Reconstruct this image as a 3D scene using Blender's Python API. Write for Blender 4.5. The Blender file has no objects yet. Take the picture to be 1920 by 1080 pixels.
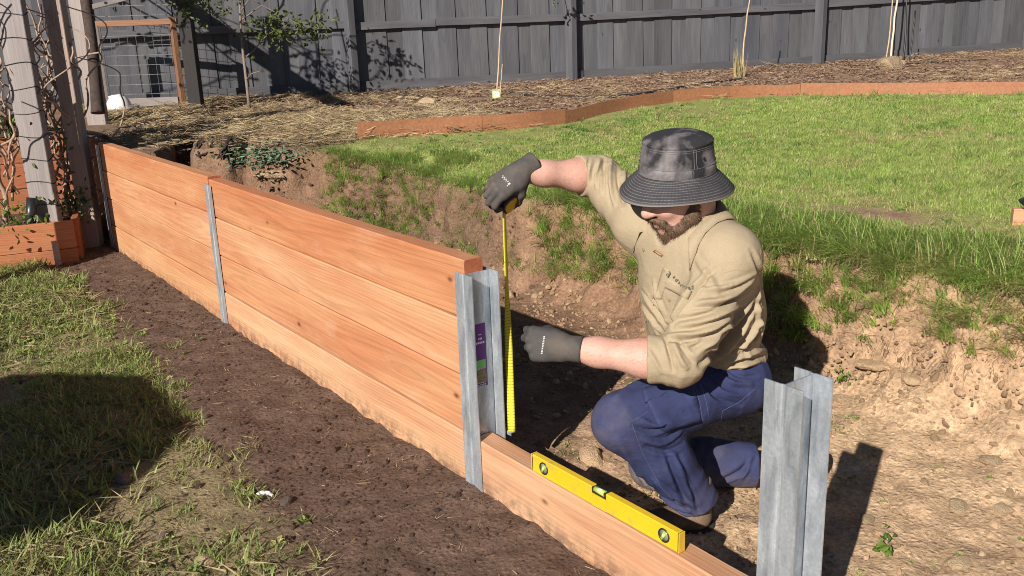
import bpy, bmesh, math, random
import numpy as np
from mathutils import Vector, Matrix, noise as mnoise
random.seed(7); RNG = np.random.default_rng(11)
scene = bpy.context.scene
COL = scene.collection

# ------------------------------------------------------------------ camera
CAM_POS = np.array([2.3359, -1.4958, 1.4848]); FOC = 1714.13       # focal length in pixels of a 1920 wide frame
_yaw, _pitch, _roll = -0.947, 0.2752, -0.0373
_f = np.array([math.sin(_yaw)*math.cos(_pitch), math.cos(_yaw)*math.cos(_pitch), -math.sin(_pitch)])
_r0 = np.array([math.cos(_yaw), -math.sin(_yaw), 0.0]); _u0 = np.cross(_r0, _f)
CAM_R = math.cos(_roll)*_r0 + math.sin(_roll)*_u0
CAM_U = -math.sin(_roll)*_r0 + math.cos(_roll)*_u0
CAM_F = _f
cam = bpy.data.cameras.new('camera'); cam_o = bpy.data.objects.new('camera', cam); COL.objects.link(cam_o)
cam.sensor_width = 36.0; cam.lens = 36.0*FOC/1920.0; cam.clip_start = 0.05; cam.clip_end = 500
m = Matrix.Identity(4)
for i in range(3):
    m[i][0] = CAM_R[i]; m[i][1] = CAM_U[i]; m[i][2] = -CAM_F[i]; m[i][3] = CAM_POS[i]
cam_o.matrix_world = m
scene.camera = cam_o

# ------------------------------------------------------------------ sky, sun, exposure
SUN_TRAVEL = np.array([-0.43*0.866, 0.903*0.866, -0.5]); SUN_TRAVEL /= np.linalg.norm(SUN_TRAVEL)
world = bpy.data.worlds.new('World'); scene.world = world; world.use_nodes = True
wn = world.node_tree; wn.nodes.clear()
sky = wn.nodes.new('ShaderNodeTexSky'); sky.sky_type = 'NISHITA'; sky.sun_disc = False
sky.sun_elevation = math.radians(30.0)
sky.sun_rotation = math.atan2(-SUN_TRAVEL[0], -SUN_TRAVEL[1])
sky.air_density = 0.65; sky.dust_density = 0.15; sky.ozone_density = 1.0; sky.altitude = 600
bg = wn.nodes.new('ShaderNodeBackground'); bg.inputs[1].default_value = 0.050
wo = wn.nodes.new('ShaderNodeOutputWorld')
wn.links.new(sky.outputs[0], bg.inputs[0]); wn.links.new(bg.outputs[0], wo.inputs[0])
sun = bpy.data.lights.new('sun', 'SUN'); sun.energy = 5.0; sun.angle = math.radians(0.53); sun.color = (1.0, 0.94, 0.86)
sun_o = bpy.data.objects.new('sun', sun); COL.objects.link(sun_o)
sun_o.rotation_euler = Vector(SUN_TRAVEL).to_track_quat('-Z', 'Y').to_euler()
scene.view_settings.view_transform = 'Standard'; scene.view_settings.look = 'None'
scene.view_settings.exposure = 0.50; scene.view_settings.gamma = 1.0
try: scene.view_settings.use_curve_mapping = False
except Exception: pass
scene.render.engine = 'CYCLES'
scene.cycles.filter_width = 1.0; scene.cycles.use_denoising = True; scene.cycles.denoising_prefilter = 'NONE'
scene.cycles.max_bounces = 5; scene.cycles.transparent_max_bounces = 6

# ------------------------------------------------------------------ small helpers
def ray(u, v): return CAM_F + (u-960)/FOC*CAM_R - (v-540)/FOC*CAM_U
def at_depth(u, v, d): return CAM_POS + ray(u, v)*d
def on_plane(u, v, axis, val):
    d = ray(u, v); return CAM_POS + d*((val-CAM_POS[axis])/d[axis])

def _hash(ix, iy, iz, seed):
    h = (ix*374761393 + iy*668265263 + iz*2147483647 + seed*1274126177) & 0xffffffff
    h = ((h ^ (h >> 13))*1274126177) & 0xffffffff
    h = ((h ^ (h >> 16))*2246822519) & 0xffffffff
    return ((h ^ (h >> 15)) & 0xffffff)/float(0xffffff)
def vnoise(x, y, z=0.0, seed=0):
    x, y, z = np.broadcast_arrays(np.asarray(x, float), np.asarray(y, float), np.asarray(z, float))
    xi = np.floor(x).astype(np.int64); yi = np.floor(y).astype(np.int64); zi = np.floor(z).astype(np.int64)
    fx, fy, fz = x-xi, y-yi, z-zi
    fx = fx*fx*(3-2*fx); fy = fy*fy*(3-2*fy); fz = fz*fz*(3-2*fz)
    def h(a, b, c): return _hash(xi+a, yi+b, zi+c, seed)
    c00 = h(0,0,0)*(1-fx)+h(1,0,0)*fx; c10 = h(0,1,0)*(1-fx)+h(1,1,0)*fx
    a = c00*(1-fy)+c10*fy
    if np.all(zi == 0) and np.all(fz == 0): return a*2-1
    c01 = h(0,0,1)*(1-fx)+h(1,0,1)*fx; c11 = h(0,1,1)*(1-fx)+h(1,1,1)*fx
    b = c01*(1-fy)+c11*fy
    return (a*(1-fz)+b*fz)*2-1
def fbm(x, y, z=0.0, oct=4, seed=0, gain=0.5):
    s = 0; a = 1.0; t = 0
    for k in range(oct):
        s = s + a*vnoise(np.asarray(x)*2**k+17.3*k, np.asarray(y)*2**k-9.1*k, np.asarray(z)*2**k, seed+k); t += a; a *= gain
    return s/t
def sstep(a, b, x):
    t = np.clip((np.asarray(x, float)-a)/(b-a), 0, 1); return t*t*(3-2*t)

def resample(P, n):
    P = np.asarray(P, float); L = np.r_[0, np.cumsum(np.linalg.norm(np.diff(P, axis=0), axis=1))]; q = np.linspace(0, L[-1], n)
    return np.stack([np.interp(q, L, P[:, i]) for i in range(P.shape[1])], 1)
def smooth_curve(P, it=3):
    P = np.asarray(P, float)
    for _ in range(it):
        Q = 0.75*P[:-1]+0.25*P[1:]; R = 0.25*P[:-1]+0.75*P[1:]; N = np.empty((2*len(Q), P.shape[1])); N[0::2] = Q; N[1::2] = R; P = np.vstack([P[:1], N, P[-1:]])
    return P
def tag(o, label=None, cat=None, group=None, kind=None):
    if label: o['label'] = label
    if cat: o['category'] = cat
    if group: o['group'] = group
    if kind: o['kind'] = kind
    return o
def link(o, parent=None):
    COL.objects.link(o)
    if parent is not None: o.parent = parent
    return o
def empty(name, loc=(0,0,0), rz=0.0):
    o = bpy.data.objects.new(name, None); o.location = loc; o.rotation_euler = (0,0,rz); o.empty_display_size = 0.1
    return link(o)
def mesh_obj(name, verts, faces, mat, parent=None, smooth=False):
    me = bpy.data.meshes.new(name); me.from_pydata([tuple(map(float, v)) for v in verts], [], [tuple(map(int, f)) for f in faces]); me.update()
    if mat is not None: me.materials.append(mat)
    if smooth: me.polygons.foreach_set('use_smooth', [True]*len(me.polygons))
    return link(bpy.data.objects.new(name, me), parent)
def np_mesh(name, V, F, mat, parent=None, smooth=True):
    """V (n,3), F (m,k) arrays with constant k"""
    me = bpy.data.meshes.new(name); V = np.asarray(V, np.float32); F = np.asarray(F, np.int32)
    me.vertices.add(len(V)); me.vertices.foreach_set('co', V.ravel())
    k = F.shape[1]; me.loops.add(F.size); me.loops.foreach_set('vertex_index', F.ravel())
    me.polygons.add(len(F)); me.polygons.foreach_set('loop_start', np.arange(0, F.size, k, dtype=np.int32))
    if smooth: me.polygons.foreach_set('use_smooth', np.ones(len(F), bool))
    me.update(calc_edges=True); me.validate()
    if mat is not None: me.materials.append(mat)
    return link(bpy.data.objects.new(name, me), parent)
def set_col(o, name, arr):
    a = o.data.attributes.new(name, 'FLOAT_COLOR', 'POINT'); arr = np.asarray(arr, np.float32)
    if arr.shape[1] == 3: arr = np.concatenate([arr, np.ones((len(arr),1), np.float32)], 1)
    a.data.foreach_set('color', arr.ravel())
def set_f(o, name, arr):
    a = o.data.attributes.new(name, 'FLOAT', 'POINT'); a.data.foreach_set('value', np.asarray(arr, np.float32))

class BM:
    """collects shapes, built as ONE mesh object"""
    def __init__(s): s.b = bmesh.new()
    def box(s, c, size, rot=None, bevel=0.0, seg=1):
        m = Matrix.Translation(Vector(c)) @ (rot.to_4x4() if rot is not None else Matrix.Identity(4)) @ Matrix.Diagonal(Vector((*size, 1)))
        g = bmesh.ops.create_cube(s.b, size=1.0, matrix=m)
        if bevel > 0:
            es = list({e for v in g['verts'] for e in v.link_edges})
            bmesh.ops.bevel(s.b, geom=es, offset=bevel, segments=seg, affect='EDGES', profile=0.5)
        return s
    def tube(s, pts, rad, n=8, cap=True):
        pts = [Vector(p) for p in pts]; k = len(pts)
        rad = [rad]*k if not hasattr(rad, '__len__') else rad
        rings = []; prev = None
        for i, p in enumerate(pts):
            t = (pts[min(i+1,k-1)]-pts[max(i-1,0)]).normalized()
            if prev is None:
                a = t.orthogonal().normalized()
            else:
                a = (prev - t*prev.dot(t)); a = a.normalized() if a.length > 1e-6 else t.orthogonal().normalized()
            prev = a; b = t.cross(a)
            rings.append([s.b.verts.new(p+(a*math.cos(q)+b*math.sin(q))*rad[i]) for q in [2*math.pi*j/n for j in range(n)]])
        for i in range(k-1):
            for j in range(n):
                f = s.b.faces.new((rings[i][j], rings[i][(j+1)%n], rings[i+1][(j+1)%n], rings[i+1][j])); f.smooth = n > 5
        if cap:
            s.b.faces.new(rings[0][::-1]); s.b.faces.new(rings[-1])
        return s
    def lathe(s, prof, c=(0,0,0), n=24, rot=None, cap=True):
        rings = []
        for r, z in prof:
            ring = []
            for j in range(n):
                q = 2*math.pi*j/n; v = Vector((r*math.cos(q), r*math.sin(q), z))
                if rot is not None: v = rot @ v
                ring.append(s.b.verts.new(v+Vector(c)))
            rings.append(ring)
        for i in range(len(prof)-1):
            for j in range(n):
                f = s.b.faces.new((rings[i][j], rings[i][(j+1)%n], rings[i+1][(j+1)%n], rings[i+1][j])); f.smooth = True
        if cap:
            s.b.faces.new(rings[0][::-1]); s.b.faces.new(rings[-1])
        return s
    def prism(s, poly, z0, z1, xf=None):
        """extrude an XY polygon along Z, xf maps the result"""
        xf = xf or (lambda v: v)
        a = [s.b.verts.new(xf(Vector((x, y, z0)))) for x, y in poly]; b = [s.b.verts.new(xf(Vector((x, y, z1)))) for x, y in poly]
        n = len(poly)
        for i in range(n): s.b.faces.new((a[i], a[(i+1)%n], b[(i+1)%n], b[i]))
        s.b.faces.new(a[::-1]); s.b.faces.new(b)
        return s
    def sheet(s, grid, thick=None):
        """grid: rows of points -> quads"""
        vs = [[s.b.verts.new(Vector(p)) for p in row] for row in grid]
        for i in range(len(vs)-1):
            for j in range(len(vs[0])-1):
                f = s.b.faces.new((vs[i][j], vs[i][j+1], vs[i+1][j+1], vs[i+1][j])); f.smooth = True
        return s
    def build(s, name, mat, parent=None, normals=True):
        if normals: bmesh.ops.recalc_face_normals(s.b, faces=s.b.faces)
        me = bpy.data.meshes.new(name); s.b.to_mesh(me); s.b.free()
        if mat is not None: me.materials.append(mat)
        return link(bpy.data.objects.new(name, me), parent)

# ------------------------------------------------------------------ material helpers
class NT:
    def __init__(s, name):
        s.m = bpy.data.materials.new(name); s.m.use_nodes = True; s.t = s.m.node_tree
        s.bsdf = s.t.nodes['Principled BSDF']; s.out = s.t.nodes['Material Output']
    def n(s, typ, **kw):
        nd = s.t.nodes.new('ShaderNode'+typ)
        for k, v in kw.items():
            if k.startswith('p_'): setattr(nd, k[2:], v)
            else:
                key = int(k[1:]) if k[0] == 'i' and k[1:].isdigit() else k
                s.set(nd.inputs[key], v)
        return nd
    def set(s, sock, v):
        if hasattr(v, 'is_linked') or isinstance(v, bpy.types.NodeSocket): s.t.links.new(v, sock)
        else:
            if hasattr(sock.default_value, '__len__') and not hasattr(v, '__len__'): v = (v, v, v)
            if hasattr(sock.default_value, '__len__') and len(sock.default_value) == 4 and len(v) == 3: v = (*v, 1)
            sock.default_value = v
    def coord(s, out='Object', scale=(1,1,1), rot=(0,0,0), loc=(0,0,0)):
        c = s.n('TexCoord'); mp = s.n('Mapping', Vector=c.outputs[out], Scale=scale, Rotation=rot, Location=loc); return mp.outputs[0]
    def noise(s, vec, scale, detail=4, rough=0.55, dist=0.0, out=0):
        return s.n('TexNoise', Vector=vec, Scale=scale, Detail=detail, Roughness=rough, Distortion=dist).outputs[out]
    def ramp(s, fac, stops, interp='LINEAR'):
        r = s.n('ValToRGB', Fac=fac); e = r.color_ramp; e.interpolation = interp
        while len(e.elements) > 1: e.elements.remove(e.elements[-1])
        e.elements[0].position = stops[0][0]; c = stops[0][1]; e.elements[0].color = (c, c, c, 1) if not hasattr(c, '__len__') else (*c[:3], 1)
        for p, c in stops[1:]:
            x = e.elements.new(p); x.color = (c, c, c, 1) if not hasattr(c, '__len__') else (*c[:3], 1)
        return r.outputs[0]
    def mix(s, fac, a, b, mode='MIX'):
        x = s.n('Mix', p_data_type='RGBA', p_blend_type=mode)
        s.set(x.inputs[0], fac); s.set(x.inputs[6], a); s.set(x.inputs[7], b); return x.outputs[2]
    def math(s, op, a, b=0.0, clamp=False):
        x = s.n('Math', p_operation=op, p_use_clamp=clamp); s.set(x.inputs[0], a); s.set(x.inputs[1], b); return x.outputs[0]
    def bump(s, h, strength=0.5, dist=0.01, normal=None):
        b = s.n('Bump', Height=h, Strength=strength, Distance=dist)
        if normal is not None: s.set(b.inputs['Normal'], normal)
        return b.outputs[0]
    def done(s, color=None, rough=None, normal=None, metallic=None, spec=None, **kw):
        if color is not None: s.set(s.bsdf.inputs['Base Color'], color)
        if rough is not None: s.set(s.bsdf.inputs['Roughness'], rough)
        if normal is not None: s.set(s.bsdf.inputs['Normal'], normal)
        if metallic is not None: s.set(s.bsdf.inputs['Metallic'], metallic)
        if spec is not None: s.set(s.bsdf.inputs['Specular IOR Level'], spec)
        for k, v in kw.items(): s.set(s.bsdf.inputs[k.replace('_', ' ')], v)
        return s.m
def plain(name, col, rough=0.6, metallic=0.0, var=0.15, scale=30.0, bump=0.0, spec=0.5):
    t = NT(name); v = t.coord(); n = t.noise(v, scale, 4)
    c = t.mix(1.0, col, t.ramp(n, [(0.25, 1-var), (0.75, 1+var)]), 'MULTIPLY')
    nm = t.bump(n, bump, 0.004) if bump else None
    return t.done(c, rough, nm, metallic, spec)
# ================================================================== terrain
LIP = np.array([(-4.45,-0.5),(-4.50,0.45),(-4.30,0.95),(-3.75,1.36),(-2.9,1.60),(-1.9,1.68),(-0.9,1.70),(0.2,1.68),(1.2,1.74),(2.4,1.82),(5,1.95),(40,2.0)])
def lip_dist(x, y):
    """signed distance to the lip of the cut: positive on the upper ground, negative inside the dug strip"""
    x = np.asarray(x, float); y = np.asarray(y, float)
    wx = x + 0.10*fbm(x*1.7, y*1.7, oct=3, seed=3) + 0.03*fbm(x*9, y*9, oct=2, seed=5)
    wy = y + 0.14*fbm(x*1.9+5, y*1.9, oct=3, seed=4) + 0.035*fbm(x*9, y*9+7, oct=2, seed=6)
    best = np.full(x.shape, 1e9); sg = np.zeros(x.shape)
    for a, b in zip(LIP[:-1], LIP[1:]):
        d = b-a; t = np.clip(((wx-a[0])*d[0]+(wy-a[1])*d[1])/(d@d), 0, 1)
        px = wx-a[0]-t*d[0]; py = wy-a[1]-t*d[1]; q = np.hypot(px, py)
        c = d[0]*py-d[1]*px
        m = q < best; best = np.where(m, q, best); sg = np.where(m, np.sign(c), sg)
    return best*sg
def z_upper(x, y, s):
    left = sstep(-2.6, -4.3, x)
    z = 0.60 + 0.15*left + 0.034*np.clip(s, 0, 12)*(1-0.35*left)
    z = z + 0.012*fbm(x*2.3, y*2.3, oct=3, seed=21)
    # gentle fall over the last half metre towards the cut
    z = z - 0.07*sstep(0.45, 0.0, s)*(1-0.6*left)
    return z
RUTS = [np.array([on_plane(u, v, 2, .76)[:2] for u, v in q]) for q in ([(318,300),(330,272),(350,250),(392,228),(450,208)], [(415,330),(424,290),(450,258),(500,236),(540,226)])]
def rut_depth(x, y):
    out = np.zeros(np.shape(x))
    for q, (P, dep, w) in enumerate(zip(RUTS, (0.30, 0.22), (0.085, 0.06))):
        best = np.full(np.shape(x), 1e9); tt = np.zeros(np.shape(x))
        for i in range(len(P)-1):
            d = P[i+1]-P[i]; t = np.clip(((x-P[i][0])*d[0]+(y-P[i][1])*d[1])/(d@d), 0, 1); r = np.hypot(x-P[i][0]-t*d[0], y-P[i][1]-t*d[1]); m = r < best; best = np.where(m, r, best); tt = np.where(m, (i+t)/(len(P)-1), tt)
        out = out+dep*(1-0.75*tt)*np.exp(-(best/(w*(1+0.35*fbm(x*7, y*7, oct=2, seed=91+q))))**4)
    return out
def ground_z(x, y):
    x = np.asarray(x, float); y = np.asarray(y, float)
    s = lip_dist(x, y); up = z_upper(x, y, s)
    right = sstep(-0.6, 0.9, x); left = sstep(-2.4, -3.6, x)
    wd = 0.24 + 0.08*right + 0.05*left + 0.10*fbm(x*1.3, y*1.3, oct=2, seed=9)
    t = np.clip(-s/np.maximum(wd, 0.15), 0, 1)
    prof = np.where(t < 0.30, 0.66*(t/0.30)**0.9, 0.66+0.34*(1-(1-(t-0.30)/0.70)**1.8))
    floor = 0.015 + 0.05*sstep(0.9, 1.5, y)*right + 0.012*fbm(x*3, y*3, oct=3, seed=31) + 0.02*fbm(x*11, y*11, oct=3, seed=33)*sstep(0.02, 0.4, y)
    back = np.where(s > 0, up, floor + (up-floor)*(1-prof))
    back = back - rut_depth(x, y)*sstep(0.2, 0.5, back)
    bank = sstep(0.0, 0.06, t)*sstep(1.0, 0.8, t)
    back = back + bank*(0.035*fbm(x*6, y*6, oct=3, seed=41) + 0.018*fbm(x*24, y*24, oct=2, seed=43))
    # front yard: flat, trodden, a low loose ridge of spoil against the sleepers
    ridge = np.exp(-((y+0.03)/0.10)**2)
    front = 0.008*fbm(x*2.1, y*2.1, oct=3, seed=51) + 0.011*fbm(x*9, y*9, oct=3, seed=53)*sstep(-1.7, -0.3, y) \
        + ridge*(0.010+0.012*fbm(x*2.2, y*0.5, oct=2, seed=55)+0.012*fbm(x*14, y*9, oct=3, seed=56)) + 0.010*sstep(-0.9, -0.25, y)
    soft = 0.012*np.maximum(fbm(x*17, y*17, oct=2, seed=57), 0)*sstep(-0.95, -0.35, y)
    front = front + soft
    # left of the timber wall the upper ground is held by the boards of the beds
    yb = np.where(x > -4.82, 0.045, 0.10)
    return np.where(y > yb, back, front)

def lerp3(a, b, t): return a*(1-t[:, None]) + np.asarray(b)*t[:, None]
EDGE_PX = [(672,262),(780,254),(905,246),(990,240),(1060,232),(1110,220),(1160,208),(1210,199),(1262,192),(1320,186),(1400,181),(1500,178),(1620,177),(1760,177),(1930,177),(2150,178)]
def ray_ground(u, v):
    d = ray(u, v); t = np.linspace(1.5, 16, 1500); p = CAM_POS[None]+d[None]*t[:, None]
    g = ground_z(p[:,0], p[:,1]); k = np.argmax(p[:,2] < g)
    if k == 0: k = len(t)-1
    a = (p[k-1,2]-g[k-1]); b = (g[k]-p[k,2]); w = a/(a+b+1e-9)
    q = p[k-1]*(1-w)+p[k]*w; return q
EDGE = np.array([ray_ground(u, v)[:2] for u, v in EDGE_PX])
def edge_side(x, y):
    """signed distance to the lawn edging: positive = lawn side (towards the camera)"""
    x = np.asarray(x, float); y = np.asarray(y, float)
    best = np.full(x.shape, 1e9); sg = np.zeros(x.shape)
    P = np.vstack([EDGE[0]+(EDGE[0]-EDGE[1])*0.0+np.array([-0.1, -0.9])*1.4, EDGE, EDGE[-1]+(EDGE[-1]-EDGE[-2])*20])
    for a, b in zip(P[:-1], P[1:]):
        d = b-a; t = np.clip(((x-a[0])*d[0]+(y-a[1])*d[1])/(d@d), 0, 1)
        px = x-a[0]-t*d[0]; py = y-a[1]-t*d[1]; q = np.hypot(px, py); c = d[0]*py-d[1]*px
        m = q < best; best = np.where(m, q, best); sg = np.where(m, -np.sign(c), sg)
    return best*sg
SOIL_EDGE = [(-4.9,-0.52),(-4.2,-0.50),(-3.4,-0.42),(-2.9,-0.42),(-2.2,-0.47),(-1.5,-0.54),(-0.6,-0.56),(0.1,-0.64),(1.0,-0.9),(3,-1.4)]
def front_grass(x, y):
    """1 on the weedy grass of the front yard, 0 on the freshly dug dark soil"""
    e = np.interp(x, [p[0] for p in SOIL_EDGE], [p[1] for p in SOIL_EDGE])
    d = e - y + 0.16*fbm(x*2.7, y*2.7, oct=4, seed=61)
    return sstep(-0.10, 0.16, d)

def axis(lo, f0, f1, hi, h, g=1.10):
    mid = np.arange(f0, f1, h); a = []; s = h; p = f0
    while p > lo: s *= g; p -= s; a.append(p)
    b = []; s = h; p = mid[-1]
    while p < hi: s *= g; p += s; b.append(p)
    return np.concatenate([a[::-1], mid, b])
gx = axis(-70, -5.3, 2.3, 60, 0.017, 1.07); gy = axis(-50, -1.75, 2.35, 70, 0.017, 1.07)
GX, GY = np.meshgrid(gx, gy, indexing='ij'); gxf, gyf = GX.ravel(), GY.ravel()
GZ = ground_z(gxf, gyf)
nx, ny = len(gx), len(gy)
idx = np.arange(nx*ny).reshape(nx, ny)
F = np.stack([idx[:-1,:-1], idx[1:,:-1], idx[1:,1:], idx[:-1,1:]], -1).reshape(-1, 4)

# base colours of the different soils, left end and ruts darkened for shade
s_ = lip_dist(gxf, gyf)
dark = np.array([0.122, 0.077, 0.056]); clay = np.array([0.56, 0.385, 0.235]); brown = np.array([0.215, 0.125, 0.078]); turf = np.array([0.25, 0.27, 0.085]); mulch = np.array([0.265, 0.165, 0.108]); weedsoil = np.array([0.27, 0.215, 0.115])
c = np.tile(dark, (len(gxf), 1))
n1 = fbm(gxf*1.3, gyf*1.3, oct=4, seed=71); n2 = fbm(gxf*6, gyf*6, oct=4, seed=73); n3 = fbm(gxf*19, gyf*19, oct=3, seed=75)
c = lerp3(c, weedsoil, front_grass(gxf, gyf)*(0.75+0.25*n2))
back = (gyf > 0.03).astype(float)
right = sstep(-0.5, 0.7, gxf+0.3*n1)
bankc = lerp3(np.tile(brown, (len(gxf), 1)), clay, np.clip(right*0.85+0.25*n2, 0, 1))
bankc = lerp3(bankc, np.array([0.085, 0.055, 0.040]), np.clip(sstep(-2.5, -3.5, gxf+0.25*n2), 0, 1)*0.92)  # dark brown soil at the left end, darkened further for shade
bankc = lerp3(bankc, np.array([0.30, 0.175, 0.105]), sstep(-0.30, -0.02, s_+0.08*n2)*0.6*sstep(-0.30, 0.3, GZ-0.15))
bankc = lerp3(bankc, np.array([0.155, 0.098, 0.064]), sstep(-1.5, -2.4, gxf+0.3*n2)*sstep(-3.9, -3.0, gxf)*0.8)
bankc = bankc*(1+0.22*n3[:, None])
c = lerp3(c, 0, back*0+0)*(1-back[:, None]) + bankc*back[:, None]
es_ = edge_side(gxf, gyf)
upper = back*sstep(-0.02, 0.06, s_)
lawn_m = upper*sstep(-0.02, 0.05, es_)
bp_ = np.exp(-(((gxf+0.05-0.45*(gyf-2.2))/0.42)**2+((gyf-2.22+0.1*n2)/0.13)**2))
upc = lerp3(np.tile(mulch, (len(gxf), 1))*(1+0.3*n2[:, None]), turf, sstep(-0.03, 0.03, es_))
upc = lerp3(upc, np.array([0.09, 0.06, 0.042]), np.clip(rut_depth(gxf, gyf)*6, 0, 1)*.9)  # rut hollows painted darker, their shade put into the colour
upc = lerp3(upc, np.array([0.30, 0.19, 0.12]), np.clip(bp_*1.4, 0, 1))
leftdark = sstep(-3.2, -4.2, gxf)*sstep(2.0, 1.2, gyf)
upc = lerp3(upc, np.array([0.14, 0.095, 0.065]), leftdark*0.5)  # left upper soil tinted darker, partly for the shade lying there
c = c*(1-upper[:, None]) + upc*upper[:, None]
c = np.clip(c, 0.01, 0.7)

t = NT('soil'); att = t.n('Attribute', p_attribute_name='col').outputs[0]
v = t.coord()
a = t.noise(v, 9, 6, 0.6); b = t.noise(v, 70, 5, 0.65); vor = t.n('TexVoronoi', Vector=v, Scale=46.0, Randomness=1.0)
cc = t.mix(1.0, att, t.ramp(a, [(0.3, 0.74), (0.7, 1.22)]), 'MULTIPLY')
cc = t.mix(1.0, cc, t.ramp(b, [(0.30, 0.64), (0.70, 1.36)]), 'MULTIPLY')
hgt = t.math('ADD', t.math('MULTIPLY', b, 0.6), t.math('MULTIPLY', t.ramp(vor.outputs[0], [(0.0, 1.0), (0.45, 0.0)]), 0.45))
hgt = t.math('ADD', hgt, t.math('MULTIPLY', t.noise(v, 240, 3, 0.6), 0.22))
soil_mat = t.done(cc, 0.92, t.bump(t.math('ADD', hgt, t.math('MULTIPLY', t.noise(v, 26, 5, .7), 0.8)), 0.75, 0.012), spec=0.2)
G3 = np.stack([gxf, gyf, GZ], 1)
zz_ = GZ.reshape(nx, ny); dzx = np.gradient(zz_, gx, axis=0).ravel(); dzy = np.gradient(zz_, gy, axis=1).ravel()
steep = np.clip(np.hypot(dzx, dzy)-0.35, 0, 1)*(gyf > 0.16)*(np.abs(gxf) < 6)
dsp = steep*(0.055*fbm(gxf*5, gyf*5, GZ*7, oct=3, seed=81)+0.030*fbm(gxf*17, gyf*17, GZ*17, oct=2, seed=83)-0.05*np.maximum(fbm(gxf*4.5, gyf*4.5, GZ*1.2, oct=2, seed=87)-.15, 0)); ln = np.sqrt(1+dzx**2+dzy**2)
G3 += np.stack([-dzx/ln, -dzy/ln, 0.6/ln], 1)*dsp[:, None]
ground = np_mesh('ground', G3, F, soil_mat, smooth=True)
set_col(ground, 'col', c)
tag(ground, 'bare brown soil, dug clay bank and yard ground', 'ground', kind='structure')
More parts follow.
